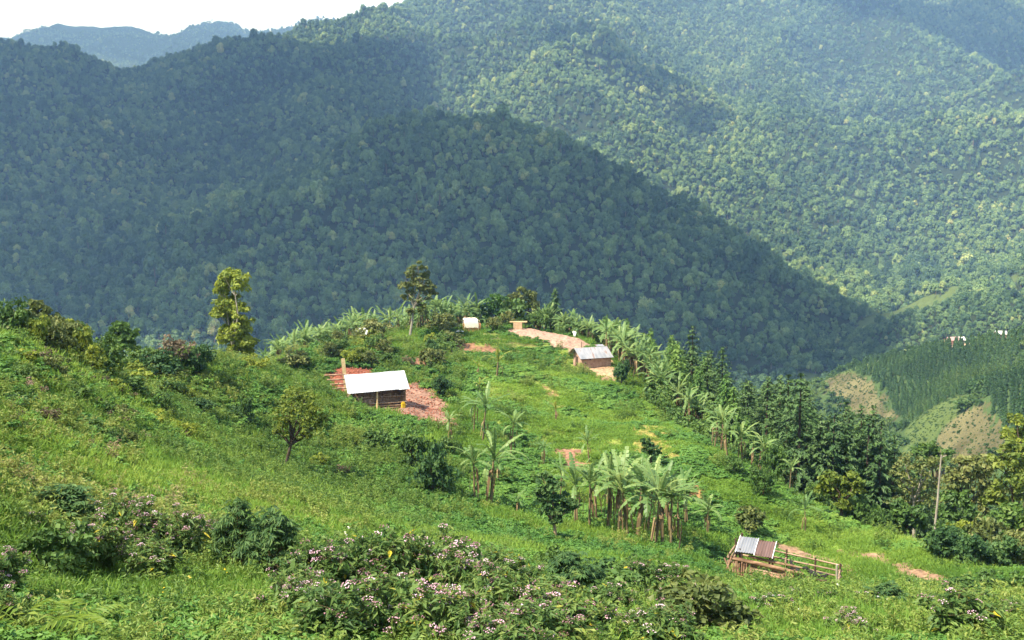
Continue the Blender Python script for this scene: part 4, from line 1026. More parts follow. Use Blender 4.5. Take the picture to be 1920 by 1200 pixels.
for k in range(16):
    px = ri.uniform(-20, 200); bsh(['yellow', 'olive', 'broad'][k % 3], px, 0, ri.uniform(60, 120), ri.uniform(50, 95), ['light green', 'olive', 'dark green'][k % 3] + ' bush on the crest of the left ridge against the dark mountain', G8, Y=ri.uniform(36, 46))
G9 = 'bushes under the trees on the right edge'
for k in range(14):
    px = ri.uniform(1760, 1940); bsh(['broad', 'olive', 'dark'][k % 3], px, 0, ri.uniform(70, 110), ri.uniform(60, 90), ['green', 'olive', 'dark'][k % 3] + ' bush in the thicket under the trees at the right edge', G9, Y=ri.uniform(50, 60))
G10 = 'bushes between the banana row and the dark wood'
for k in range(22):
    px = ri.uniform(1215, 1600); Y = np.interp(px, [1200, 1300, 1400, 1500, 1600], [97, 84, 74, 69, 62]) + ri.uniform(0, 4)
    bsh('broad', px, 0, ri.uniform(40, 70), ri.uniform(30, 55), 'green bush between the banana row and the dark wood', G10, Y=Y)

# ---- foreground shrubs with heads of small blossoms
FLEAF = leafmat('shrub_leaves', [(0.03,0.075,0.02),(0.06,0.125,0.03),(0.11,0.18,0.045),(0.17,0.23,0.06),(0.42,0.36,0.03)], trans=.35, wi=.25, pos=[0,.3,.6,.93,1])
FSTEM = plainmat('shrub_stems', [(.05,.05,.02),(.14,.10,.05)], 12, .85, .2)
FHEAD = leafmat('blossom_heads', [(0.13,0.07,0.06),(0.34,0.18,0.23),(0.60,0.38,0.47),(0.84,0.72,0.80)], trans=.15, wi=.1, pos=[0,.4,.7,1])
def octa(mb, c, r, tint):
    n = len(c); d = np.array([(1,0,0),(-1,0,0),(0,1,0),(0,-1,0),(0,0,1),(0,0,-1)], float)
    V = (c[:, None] + d[None] * np.asarray(r)[:, None, None]).reshape(-1, 3)
    f = np.array([(0,2,4),(2,1,4),(1,3,4),(3,0,4),(2,0,5),(1,2,5),(3,1,5),(0,3,5)]); mb.add(V, (f[None] + 6 * np.arange(n)[:, None, None]).reshape(-1, 3), np.repeat(tint, 6), 0, True)
def flower_shrub(seed, H=1.5, W_=.8, stems=22, heads=.75, leaf=.22, big=1.0):
    rg_ = np.random.default_rng(seed); root = empty('flowering_shrub'); sb, lb, hb = MB(), MB(), MB()
    for k in range(stems):
        a_ = rg_.uniform(0, 6.28); ro = W_ * math.sqrt(rg_.uniform(0, 1)); hh = H * (1 - .35 * (ro / W_) ** 2) * rg_.uniform(.72, 1.05)
        b0 = np.array([math.cos(a_) * ro * .25, math.sin(a_) * ro * .25, -.1]); tip = np.array([math.cos(a_) * ro, math.sin(a_) * ro, hh]); mid = b0 * .45 + tip * .55 + np.array([-math.cos(a_), -math.sin(a_), 0]) * ro * .12
        sb.tube([b0, mid, tip], [.014, .009, .004], 5, .5, 0, False)
        tips = [tip]
        for q in range(3):
            u = rg_.uniform(.55, .85); p0 = mid * (1 - u) + tip * u if u > .5 else mid; t2 = p0 + rg_.normal(0, .13, 3) + [0, 0, .16]; sb.tube([p0, t2], [.006, .003], 4, .5, 0, False); tips.append(t2)
        m_ = 60; u = rg_.uniform(.18, 1, m_); c0 = np.where(u[:, None] < .55, b0 + (mid - b0) * (u[:, None] / .55), mid + (tip - mid) * ((u[:, None] - .55) / .45))
        an = rg_.uniform(0, 6.28, m_); o = np.c_[np.cos(an), np.sin(an), np.zeros(m_)]; el = rg_.uniform(-1.0, .35, m_)
        td = o * np.cos(el)[:, None] + np.c_[np.zeros((m_, 2)), np.sin(el)]; Lf = leaf * rg_.uniform(.7, 1.15, m_)
        nv = np.c_[-o[:, 0] * np.sin(el), -o[:, 1] * np.sin(el), np.cos(el)] + rg_.normal(0, .25, (m_, 3))
        tt_ = np.clip(rg_.uniform(0, .75, m_) + .1 * u, 0, .85); tt_[rg_.uniform(size=m_) > .985] = 1.6
        leaves(lb, c0 + td * Lf[:, None] * .55 + rg_.normal(0, .035, (m_, 3)), nv, Lf, Lf * .36, rg_, .22, tt_, tdir=td)
        for tp in tips:
            m_ = 8; leaves(lb, tp + rg_.normal(0, .03, (m_, 3)), rg_.normal(0, .5, (m_, 3)) + [0, 0, 1], leaf * .6, leaf * .2, rg_, .3)
            main = tp is tip and ro > W_ * .2
            if rg_.uniform() < (min(1, heads * 2.4) if main else heads * .5):
                m_ = int(rg_.integers(9, 17) * big); d = sph(rg_, m_, .0) * [.055 * big, .055 * big, .035 * big]; c_ = tp + d + [0, 0, .03]
                base_t = rg_.uniform(.1, .85); octa(hb, c_, rg_.uniform(.009, .017, m_), np.clip(base_t + rg_.normal(0, .2, m_), 0, 1))
                for c in c_[::2]: sb.tube([tp, c], [.0025, .002], 3, .5, 0, False)
    sb.build('stems', FSTEM, root); lb.build('foliage', FLEAF, root); hb.build('blossoms', FHEAD, root); return root
KF = Kind([flower_shrub(501 + k, [1.5, 1.6, 1.4, 1.5][k], [.75, .6, .85, .7][k], [24, 20, 26, 22][k], [.35, .4, .3, .12][k], big=1.5) for k in range(4)])
def fls(px, top, Y, label, k=None, group=None, wide=1.0):
    g = wcol(px, Y); h = max(up_to(top, Y, g[2]), .4); s = h / 1.5
    return KF.put(tuple(g), ri.uniform(0, 6.28), (s ** .6 * wide, s ** .6 * wide, s), label, 'shrub', group, k)
for (a_, t_, Y, lb_, w_) in [
 (600,1012,11.0,'flowering shrub with pink heads at the left end of the big foreground bank',.9), (655,1000,11.4,'tall flowering shrub with pale pink heads, second from the left in the foreground bank',.9),
 (700,996,11.8,'highest flowering shrub of the foreground bank, crowned by white pink heads',.9), (770,1000,11.6,'flowering shrub with reddish brown heads in the middle of the foreground bank',.9),
 (830,1000,12.0,'flowering shrub with the whitest cluster at the top of the foreground bank',.9), (870,1035,11.0,'flowering shrub sloping down on the right part of the foreground bank',.9),
 (920,1070,10.2,'flowering shrub with pinkish heads at the right end of the foreground bank',.9), (565,1062,9.8,'flowering shrub with deep pink heads overhanging the grass at the left of the bank',.8),
 (640,1090,8.8,'leafy shrub in the lower left of the foreground bank, few heads',1), (740,1075,9.2,'leafy shrub with a yellow leaf in the lower middle of the foreground bank',1),
 (830,1100,8.6,'leafy shrub in the lower right of the foreground bank',1), (920,1130,8.2,'leafy shrub under the right end of the foreground bank',1), (1010,1130,9.0,'leafy shrub right of the foreground bank at the bottom edge',1),
 (215,925,15.5,'shrub with brown purple heads at the left, above the grass',.9), (270,940,15.0,'second of the shrubs with brown purple heads on the left',.9), (330,955,15.0,'pale leafed shrub with few heads in the left foreground',.9),
 (385,965,16.5,'thin shrub with a single dark head left of the dark lobed bush',.8), (160,960,13.0,'leafy shrub with reddish stems in the left foreground',.9), (60,960,14.0,'dark shrub at the left with brown heads',.9),
 (8,1030,10.0,'shrub with pink heads cut by the left edge',.8), (12,1095,8.6,'shrub with purple heads low at the left edge',.7), (430,1000,17.0,'thin pale shrub beside the dark lobed bush',.8),
 (945,1035,17.5,'shrub with dusky heads behind the right end of the foreground bank',.9), (1005,1060,15.5,'shrub with scattered white heads in the lower middle',.9),
 (1130,1065,23.0,'shrub with dry pinkish heads below the banana clump',1.1), (1180,1068,23.5,'second shrub with dry heads below the banana clump',1.1),
 (1265,1062,24.0,'shrub with grey pink heads left of the animal pen',1.2), (1310,1090,22.0,'shrub with grey heads in front of the pen at its left',1.2),
 (1490,1125,16.5,'flowering shrub with pale heads in front of the animal pen',1.0), (1550,1122,17.0,'flowering shrub with a bright white cluster in front of the pen',1.0), (1450,1150,14.5,'flowering shrub with brown heads low in front of the pen',1.0),
 (1195,1182,10.5,'shrub tip with pink heads at the bottom edge right of the middle',.8), (1330,1165,11.5,'shrub with bright pink heads at the bottom edge below the pen',.8), (1380,1172,11.5,'small shrub with pink heads at the bottom edge',.8),
 (1640,1130,17.0,'green shrub with few heads in the lower right',1.0), (1745,1140,17.0,'leafy shrub in the lower right corner area',1.0), (1850,1120,18.0,'shrub with pink heads near the right edge at the bottom',1.1),
 (1240,1130,14.5,'leafy shrub at the bottom below the grey headed shrub',1.0), (1590,1165,12.0,'leafy shrub at the bottom edge right of the brown heads',1.0), (1900,1165,13.5,'leafy shrub in the bottom right corner',1.0)]:
    fls(a_, t_, Y, lb_, wide=w_)
G11 = 'leafy shrubs of the foreground undergrowth'
for k in range(24):
    px = ri.uniform(-40, 1960); Y = 8.5 + 18 * ri.uniform() ** 1.3
    if px < 1100 and Y > 18: continue
    if (380 < px < 620 and Y > 11.5) or 1330 < px < 1640: continue
    h_ = ri.uniform(.4, .95)
    side = 'left' if px < 560 else 'middle' if px < 1150 else 'right'
    KF.put(tuple(wcol(px, Y)), ri.uniform(0, 6.28), (h_ * .95, h_ * .95, h_ * .62), 'low leafy shrub with few blossoms in the undergrowth, lower ' + side + ' of the photo', 'shrub', G11, 3 if k % 3 else None)
G12 = 'broad leaved bushes of the foreground undergrowth'
for k in range(16):
    px = ri.uniform(-40, 1960); Y = 9 + 20 * ri.uniform() ** 1.2
    if px < 1000 and Y > 17: continue
    if (380 < px < 620 and Y > 11.5) or 1330 < px < 1640: continue
    side = 'left' if px < 560 else 'middle' if px < 1150 else 'right'
    KB[['broad', 'broad', 'olive', 'broad', 'dark'][k % 5]].put(tuple(wcol(px, Y)), ri.uniform(0, 6.28), (ri.uniform(.8, 1.3),) * 2 + (ri.uniform(.5, .9),), ['green', 'low green', 'olive', 'leafy', 'dark green'][k % 5] + ' bush in the undergrowth, lower ' + side + ' of the photo', 'bush', G12)
# lobed dark bush
def lobed(seed, H, W_, mat=DARKG):
    rg_ = np.random.default_rng(seed); root = empty('bush'); sb, lb = MB(), MB()
    for k in range(34):
        a_ = rg_.uniform(0, 6.28); ro = W_ * math.sqrt(rg_.uniform(.02, 1)); hh = H * (1 - .5 * (ro / W_) ** 2) * rg_.uniform(.55, 1.0)
        tip = np.array([math.cos(a_) * ro, math.sin(a_) * ro, hh]); sb.tube([(0, 0, -.1), tip * [.4, .4, .5], tip], [.02, .012, .005], 5, .5, 0, False)
        for q in range(9):
            c = tip + rg_.normal(0, .10, 3) * [1, 1, .8]; fa = rg_.uniform(0, 6.28); tl = rg_.uniform(-.9, .1)
            for j in range(6):
                an = fa + (j - 2.5) * .55; d = np.array([math.cos(an) * math.cos(tl), math.sin(an) * math.cos(tl), math.sin(tl)])
                leaves(lb, (c + d * .09)[None], np.array([[0, 0, 1.]]) + rg_.normal(0, .25, (1, 3)) + d * .2, .19, .05, rg_, .2, np.array([rg_.uniform(0, 1)]), tdir=d[None])
    sb.build('stems', FSTEM, root); lb.build('foliage', mat, root); return root
lo = lobed(601, 1.5, .62); g = wcol(510, 14.2); lo.location = tuple(g); h = up_to(945, 14.2, g[2]); lo.scale = (h / 1.5 * .85,) * 2 + (h / 1.5,); tag(lo, 'dark blue green bush with lobed hanging leaves, left of the flowering bank', 'bush')
lo2 = inst(lo, tuple(wcol(448, 14.8)), 2.0, (.6, .6, .85), 'smaller dark lobed bush touching the left side of the dark blue green bush', 'bush')
lo3 = inst(lo, tuple(wcol(110, 15.5)), 1.0, (.95, .95, 1.0), 'dark lobed bush with upright stems in the left foreground behind the purple heads', 'bush')
g = wcol(110, 15.5); lo3.scale = (.9, .9, up_to(905, 15.5, g[2]) / 1.5)
lo4 = inst(lo, tuple(wcol(1075, 15.0)), 3.0, (.7, .7, .6), 'dark lobed bush in the lower middle between the flowering bank and the grass', 'bush')
lo5 = inst(lo, tuple(wcol(1665, 17.0)), 4.0, (.55, .55, .4), 'dark lobed bush at the bottom right below the bare strips', 'bush')
# ferns
FERN = leafmat('fern_fronds', [(0.08,0.16,0.02),(0.14,0.22,0.03),(0.20,0.27,0.045)], trans=.4, wi=.2)
def fern(seed, n=11, L_=.8):
    rg_ = np.random.default_rng(seed); root = empty('fern'); lb = MB()
    for k in range(n):
        a_ = k / n * 6.28 + rg_.normal(0, .2); e = rg_.uniform(.7, 1.2); P_ = [np.zeros(3)]
        for i in range(16): P_.append(P_[-1] + np.array([math.cos(a_) * math.cos(e), math.sin(a_) * math.cos(e), math.sin(e)]) * L_ / 16); e -= .11
        P_ = np.array(P_); lb.tube(P_, np.linspace(.006, .002, 17), 3, .3, 0, False); sd_ = np.array([-math.sin(a_), math.cos(a_), 0])
        for i in range(3, 17):
            w = L_ * .26 * math.sin(i / 17.5 * math.pi) ** .7
            for s_ in (-1, 1):
                d = sd_ * s_ + (P_[i] - P_[i - 1]) / (L_ / 16) * .35
                leaves(lb, (P_[i] + d * w * .5)[None], np.array([[0, 0, 1.]]) + rg_.normal(0, .15, (1, 3)), w * 1.0, L_ * .05, rg_, .2, np.array([rg_.uniform(0, 1)]), tdir=d[None])
    lb.build('fronds', FERN, root); return root
KR = Kind([fern(701), fern(702)])
for (px, Y, s, lb_) in [(60, 8.2, 1.0, 'bright green fern in the bottom left corner'), (130, 8.8, .8, 'bright fern right of the corner fern at the bottom left'), (175, 9.4, .6, 'smallest fern at the bottom left')]:
    KR.put(tuple(wcol(px, Y)), ri.uniform(0, 6), s, lb_, 'fern')
for kk in [PK, PY, BK, BY, KF, KR] + list(KB.values()): kk.done()
# ================================================================== huts, pen and small things
TIN = plainmat('white_tin', [(.26,.27,.30),(.46,.47,.50),(.56,.57,.59)], 1.0, .38, .05, metal=.25, spec=.5)
def tinmat(name, c0, c1, rust, amt):
    m, t, N, K = nodes(name)
    tcn = N('ShaderNodeTexCoord'); mpn = N('ShaderNodeMapping'); mpn.inputs['Scale'].default_value = (2.2, .25, 1); K(tcn.outputs['Object'], mpn.inputs[0])
    a = N('ShaderNodeTexNoise'); a.inputs['Scale'].default_value = 1.1; a.inputs['Detail'].default_value = 7; K(mpn.outputs[0], a.inputs['Vector'])
    r = ramp(t, [c0, c1, rust], [.35, .55, .55 + amt]); K(a.outputs['Fac'], r.inputs[0])
    p = N('ShaderNodeBsdfPrincipled'); p.inputs['Roughness'].default_value = .45; p.inputs['Metallic'].default_value = .3; K(r.outputs[0], p.inputs['Base Color'])
    o = N('ShaderNodeOutputMaterial'); K(p.outputs[0], o.inputs[0]); return m
TIN2 = tinmat('grey_tin', (.19,.20,.225), (.29,.295,.32), (.20,.12,.09), .10)
RUST = tinmat('rusty_tin', (.13,.075,.06), (.17,.10,.085), (.30,.24,.21), .3)
WOOD = plainmat('weathered_wood', [(.10,.065,.045),(.26,.18,.12),(.38,.28,.20)], 6, .9, .4, stretch=(.3, 1, 1))
WOODD = plainmat('dark_wood', [(.035,.022,.016),(.10,.06,.04)], 8, .9, .4)
WOODP = plainmat('pale_wood', [(.42,.30,.15),(.60,.46,.26)], 6, .8, .2)
LOGM = plainmat('log_wood', [(.06,.03,.02),(.22,.13,.08),(.40,.27,.18)], 5, .9, .4, stretch=(.4, 1, 1))
MUD = plainmat('mud_wall', [(.24,.14,.10),(.36,.23,.17),(.45,.31,.24)], 3.5, .95, .5)
MUDP = plainmat('pale_mud', [(.40,.27,.16),(.55,.40,.26)], 3, .95, .4)
EARTH = plainmat('red_earth', [(.14,.05,.03),(.26,.09,.055)], 3, .95, .6)
def corrugated(mb, x0, x1, y0, z0, y1, z1, pitch=.14, amp=.022, th=.012, mat=0, skew=0.0, tilt=0.0, bumps=0.0, seed=1):
    """roof sheet from the low edge (y0,z0) to the high edge (y1,z1), ribs running down the slope"""
    rg_ = np.random.default_rng(seed); n = int((x1 - x0) / pitch * 4) + 1; xs = np.linspace(x0, x1, n); m = 5
    V = []; 
    for s in (1, -1):
        for j in range(m):
            f = j / (m - 1); w = np.sin((xs - x0) / pitch * 2 * math.pi) * amp + (rg_.normal(0, bumps, n) if bumps else 0)
            V.append(np.c_[xs + skew * f, np.full(n, y0 + (y1 - y0) * f), z0 + (z1 - z0) * f + w + s * th / 2 + tilt * (xs - x0)])
    V = np.concatenate(V); Fq = []
    for s in (0, 1):
        for j in range(m - 1):
            for i in range(n - 1):
                a = s * m * n + j * n + i; q = (a, a + 1, a + n + 1, a + n); Fq.append(q if s == 0 else q[::-1])
    o = m * n
    for i in range(n - 1):
        Fq.append((i + 1, i, o + i, o + i + 1)); b = (m - 1) * n; Fq.append((b + i, b + i + 1, o + b + i + 1, o + b + i))
    for j in range(m - 1):
        Fq.append((j * n, (j + 1) * n, o + (j + 1) * n, o + j * n)); e = n - 1; Fq.append(((j + 1) * n + e, j * n + e, o + j * n + e, o + (j + 1) * n + e))
    mb.add(V, Fq, .5, mat, False)
def log(mb, a, b, r, seed=0, mat=0, n=7, taper=.8):
    q = np.random.default_rng(seed + int(abs(a[0]) * 100)); a, b = np.array(a, float), np.array(b, float); m = (a + b) / 2 + q.normal(0, r * .35, 3)
    mb.tube([a, m, b], [r, r * (1 + taper) / 2 * q.uniform(.92, 1.08), r * taper], n, q.uniform(0, 1), mat)

# --- hut with the white roof
h1 = empty('hut', (HUT1[0], HUT1[1] + 1.1, HUT1[2] + .05), math.radians(15), 'pole walled hut with a bright white metal lean-to roof beside the fan of red earth', 'hut')
Lx = 2.35
mb = MB(); q = np.random.default_rng(12)
for k in range(6):
    xa = -Lx + k * 2 * Lx / 6; e_ = q.uniform(-.05, .05)
    corrugated(mb, xa - .03, xa + 2 * Lx / 6 + .03, -1.42 + e_, 1.36 + .035 * k * 2 * Lx / 6 + .006 * (k % 2) + .3 * e_, 1.25 + e_ * .5, 2.34 + .035 * k * 2 * Lx / 6 + .006 * (k % 2) + q.uniform(-.01, .02), .12, .012, tilt=.035, seed=k)
r_ = mb.build('roof', TIN, h1)
mb = MB()
for (x, y) in [(-2.1, -1.1), (-.7, -1.1), (.75, -1.1), (2.1, -1.1)]: log(mb, (x, y, -.5), (x, y, 1.40 + .02 * x), .05, 3)
for i, (x, y, h) in enumerate([(-2.1, -1.1, 1.36), (2.1, -1.1, 1.52), (-2.1, 1.0, 2.1), (2.1, 1.0, 2.3)]):
    pb = MB(); log(pb, (x, y, -.4), (x, y, h), .055, i); pb.build('post', WOOD, h1)
pb = MB(); log(pb, (-.15, -1.28, -.5), (-.12, -1.25, 1.40), .09, 8); pb.build('post', WOODP, h1)
fw = MB(); q = np.random.default_rng(4)
for x in np.arange(-2.05, 2.06, .11):
    if q.uniform() < .88: log(fw, (x + q.normal(0, .015), -1.1, -.2), (x + q.normal(0, .03), -1.1, q.uniform(.9, 1.3)), .025, int(x * 40) + 99, taper=.7, n=5)
for z in (.02, .2, .42, .9): log(fw, (-2.15, -1.18, z), (2.2, -1.18, z + .02 + .03 * q.normal()), .05 if z < .5 else .03, int(z * 100))
fw.build('front_wall', WOOD, h1)
mw = MB()
mw.box((-1.2, -1.03, .35), (1.7, .06, .8)); mw.box((0, .95, .85), (4.1, .1, 2.0)); mw.box((-2.05, 0, .65), (.1, 2.0, 1.5)); mw.box((2.05, 0, .65), (.1, 2.0, 1.5)); mw.build('mud_wall', MUD, h1)
sl = MB()
for k in range(5): log(sl, (-2.0 + k, -1.45, 1.28 + .035 * k), (-2.0 + k + .02, 1.2, 2.26 + .035 * k), .03, k)
sl.build('rafters', WOODD, h1)
br = MB(); log(br, (-2.2, -1.2, 1.30), (2.25, -1.2, 1.44), .04, 5); br.build('beam', WOODD, h1)
# logs holding the cut slope left of the hut
for k in range(4):
    mb = MB(); log(mb, (0, 0, 0), (1.9 - .15 * k, .15, .02), .07, 31 + k); o = mb.build('log', LOGM); c = at(608 + k * 5, 704 + k * 8.5, 77.5 - k * .6); o.location = (c[0], c[1], max(c[2], gz(c[0], c[1]) + .05)); o.rotation_euler = (0, 0, .12)
    tag(o, ['topmost', 'second', 'third', 'lowest'][k] + ' log of the retaining rail left of the white roofed hut', 'log', 'logs of the retaining rail')
c = at(650, 712, 79.3); b = gz(c[0], c[1]); top = at(643, 672, 79.3)
mb = MB(); Lb = top[2] - b + .3; mb.box((0, 0, Lb / 2), (.30, .06, Lb), (0, math.radians(0), 0), .5); o = mb.build('plank', WOODP); o.location = (c[0], c[1], b - .3)
o.rotation_euler = (0, math.atan2(top[0] - c[0], Lb), .1); tag(o, 'pale yellow plank standing upright behind the left end of the white roof', 'plank')
# jerrycan
def jerrycan(label, px, Y, dz, colr, rz=.5):
    g = at(px, 600, Y); z = gz(g[0], Y); root = empty('jerrycan', (g[0], Y, z), rz, label, 'jerrycan')
    bm = bmesh.new(); bmesh.ops.create_cube(bm, size=1, matrix=Matrix.Translation((0, 0, .22)) @ Matrix.Diagonal((.30, .2, .42, 1))); bmesh.ops.bevel(bm, geom=bm.edges[:], offset=.035, segments=2, affect='EDGES')
    me = bpy.data.meshes.new('body'); bm.to_mesh(me); bm.free(); me.materials.append(colr); o = bpy.data.objects.new('body', me); COL.objects.link(o); o.parent = root
    mb = MB(); mb.tube([(-.08, 0, .42), (-.08, 0, .50), (.06, 0, .50), (.08, 0, .42)], .018, 6); mb.build('handle', colr, root)
    mb = MB(); mb.tube([(.11, 0, .42), (.12, 0, .48)], .03, 8); mb.build('cap', WOODD, root); return root
jerrycan('yellow plastic jerrycan beside the right end of the white roofed hut', 754, HUT1[1] + .3, 0, plainmat('yellow_plastic', [(.62,.42,.02),(.70,.48,.03)], 2, .4, 0))

# --- hut with the grey roof
h2 = empty('hut', (HUT2[0], HUT2[1] + 1.2, HUT2[2] + .25), math.radians(20), 'mud hut with a rust streaked grey metal roof at the end of the bare yard', 'hut')
mb = MB()
bmv = [(-1.75,-1.1,-.6),(1.75,-1.1,-.6),(1.75,1.2,-.6),(-1.75,1.2,-.6),(-1.75,-1.1,1.2),(1.75,-1.1,1.2),(1.75,1.2,1.2),(-1.75,1.2,1.2),(-1.75,.15,2.0),(1.75,.15,2.0)]
mb.add(bmv, [(0,1,5,4),(2,3,7,6)], .5); mb.add(bmv, [(1,2,6,5),(3,0,4,7)], .5); mb.add(bmv, [(4,8,7),(5,6,9)], .5); mb.build('wall', MUD, h2)
mb = MB(); corrugated(mb, -2.05, 1.95, -1.42, 1.08, .12, 2.08, .15, .014, skew=-.1); mb.build('roof', TIN2, h2)
mb = MB(); corrugated(mb, -2.3, 1.85, 1.45, 1.2, .16, 2.06, .15, .014); mb.build('back_roof', TIN2, h2)
mb = MB(); corrugated(mb, .75, 1.75, .5, 2.06, 1.1, 2.2, .15, .014, bumps=.004); mb.build('roof_sheet', TIN2, h2)
mb = MB(); mb.box((-.75, -1.115, .95), (.22, .04, .16)); mb.box((-1.3, -1.115, .55), (.16, .04, .14)); mb.build('vent', WOODD, h2)
mb = MB(); mb.box((-1.765, .2, .55), (.04, .7, 1.2)); mb.build('door', WOODD, h2)
mb = MB(); log(mb, (-1.2, .2, 1.9), (-1.2, .2, 2.75), .04, 2); mb.build('smoke_pipe', WOODD, h2)
mb = MB(); log(mb, (-2.0, -1.36, 1.05), (1.9, -1.36, 1.05), .035, 3); mb.build('beam', WOODD, h2)
# --- shelter under a cream sheet
gS = ground(884, 624); sh = empty('shelter', (gS[0], gS[1] + .8, gS[2]), math.radians(12), 'small shelter with orange sides under a rounded cream sheet on top of the knoll', 'shelter')
CREAM = plainmat('cream_sheet', [(.72,.62,.48),(.80,.72,.60)], 2, .8, .25); ORANGE = plainmat('orange_cloth', [(.50,.20,.09),(.62,.28,.14)], 3, .85, .25)
mb = MB(); n = 18; m = 9; V = []
for th_ in (0, .03):
    for j in range(m):
        xx = -1.05 + 1.75 * j / (m - 1)
        for i in range(n):
            a = math.pi * i / (n - 1); sq = .55; cx_ = math.copysign(abs(math.cos(a)) ** sq, -math.cos(a)); sn = math.sin(a) ** sq if i not in (0, n - 1) else 0
            V.append((xx + .04 * math.sin(i * 1.3), cx_ * (.72 - th_), .62 + sn * (1.12 - th_) - (.10 if j in (0, m - 1) else 0) + .02 * math.sin(j * 2.2)))
Fq = []
for s in (0, 1):
    for j in range(m - 1):
        for i in range(n - 1):
            a = s * m * n + j * n + i; q_ = (a, a + n, a + n + 1, a + 1); Fq.append(q_ if s else q_[::-1])
mb.add(V, Fq, .5, 0, True); mb.build('sheet_cover', CREAM, sh)
mb = MB(); mb.box((-.1, -.62, .32), (1.7, .05, .72)); mb.box((.86, -.1, .55), (.35, 1.0, 1.1)); mb.box((-.1, .62, .5), (1.7, .05, 1.0)); mb.build('side_cloth', ORANGE, sh)
for (x, y) in [(-.98, -.66), (.74, -.66), (-.98, .66), (.74, .66)]:
    mb = MB(); log(mb, (x, y, -.3), (x, y, 1.0), .055, 1); mb.build('post', WOODP, sh)
mb = MB(); log(mb, (1.05, -.55, -.2), (.9, -.3, 1.5), .05, 4); mb.build('stay', WOODP, sh)
# white sheet lying beside it
WHITE = plainmat('white_sheet', [(.72,.73,.72),(.82,.83,.82)], 2, .6, .2)
def rag(label, px, py, w, d, hgt, name='sheet', mat=WHITE, cat='sheet', seed=1):
    g = ground(px, py); q = np.random.default_rng(seed); n = 9; xs = np.linspace(-.5, .5, n); X_, Y_ = np.meshgrid(xs, xs); Z_ = hgt * (1 - (2 * X_) ** 2) * (1 - (2 * Y_) ** 2) + q.normal(0, .03, X_.shape) + .25
    V = np.stack([X_ * w * (1 + .1 * Y_), Y_ * d, Z_], -1).reshape(-1, 3); V2 = V - [0, 0, .02]; Fq = []
    for j in range(n - 1):
        for i in range(n - 1): a = j * n + i; Fq += [(a, a + 1, a + n + 1, a + n), (a + n * n, a + n + n * n, a + n + 1 + n * n, a + 1 + n * n)]
    mb = MB(); mb.add(np.r_[V, V2], Fq, .5, 0, True); o = mb.build(name, mat); o.location = tuple(g); tag(o, label, cat); return o
rag('crumpled white sheet lying in the grass left of the cream covered shelter', 862, 625, 1.0, .7, .15)
# plank bench on a mud hearth
gB = ground(972, 616); bn_ = empty('bench', tuple(gB), .05, 'long pale plank resting on a low mud block at the back of the yard', 'bench')
mb = MB(); mb.box((0, 0, .85), (2.2, .5, .12)); mb.build('plank_top', WOODP, bn_)
mb = MB(); mb.box((-.1, 0, .38), (1.1, .6, .78)); mb.build('mud_block', MUDP, bn_)
for x in (-.95, .95): mb = MB(); log(mb, (x, 0, -.1), (x, 0, .8), .05, 2); mb.build('leg', WOODD, bn_)
# clothes line and the two shirts
A_1, A_2 = wcol(1032, 129.5), wcol(1092, 125.5)
cl = empty('clothes_line', tuple(A_1), 0, 'thin clothes line between two sticks behind the bare yard', 'clothes line'); d12 = A_2 - A_1
for off in (np.zeros(3), d12): mb = MB(); log(mb, off + [0, 0, -.2], off + [0, 0, 1.45], .03, 1); mb.build('stick', WOODD, cl)
mb = MB(); mb.tube([(0, 0, 1.4), d12 / 2 + [0, 0, 1.28], d12 + [0, 0, 1.4]], .008, 4); mb.build('cord', WOODD, cl)
def shirt(label, f, mat, w, h, seed):
    p = A_1 + d12 * f; q = np.random.default_rng(seed)
    out = [(-.22, 0), (-.5, -.12), (-.44, -.34), (-.27, -.26), (-.25, -1), (.25, -1), (.27, -.26), (.44, -.34), (.5, -.12), (.22, 0), (.08, -.05), (-.08, -.05)]
    V = []; 
    for s in (-1, 1): V += [(x * w, s * .03 + .03 * math.sin(x * 9 + z * 5), z * h) for x, z in out]
    n = len(out); Fq = [tuple(range(n)), tuple(range(2 * n - 1, n - 1, -1))]
    me = bpy.data.meshes.new('shirt'); me.from_pydata(V, [], [Fq[0], Fq[1]] + [(i, (i + 1) % n, n + (i + 1) % n, n + i) for i in range(n)]); me.materials.append(mat)
    o = bpy.data.objects.new('shirt', me); COL.objects.link(o); o.location = (p[0], p[1], p[2] + 1.38 - .12 * (1 - abs(2 * f - 1))); o.rotation_euler = (0, 0, math.atan2(d12[1], d12[0])); tag(o, label, 'shirt'); return o
shirt('pale blue shirt hanging on the line behind the bare yard, the left of the two', .3, plainmat('blue_cloth', [(.33,.36,.62),(.62,.64,.80)], 2, .9, .2), .8, .95, 1)
shirt('white shirt hanging on the line behind the bare yard, the right of the two', .76, WHITE, .75, .9, 2)
# pale boards lying in the left grove
for k, (px, py, an, lb_) in enumerate([(674, 618, .9, 'left pale board lying in the banana grove left of the tall slender tree'), (681, 619, .8, 'middle pale board lying in the banana grove left of the tall slender tree'), (687, 623, .3, 'right pale board lying in the banana grove left of the tall slender tree')]):
    mb = MB(); mb.box((0, 0, 0), (.2, .04, .8 - .15 * k)); o = mb.build('plank', WHITE); c = at(px, py, 110 - k); zz = gz(c[0], c[1]); o.location = (c[0], c[1], max(c[2], zz + .25)); o.rotation_euler = (0, an, 0); tag(o, lb_, 'plank')

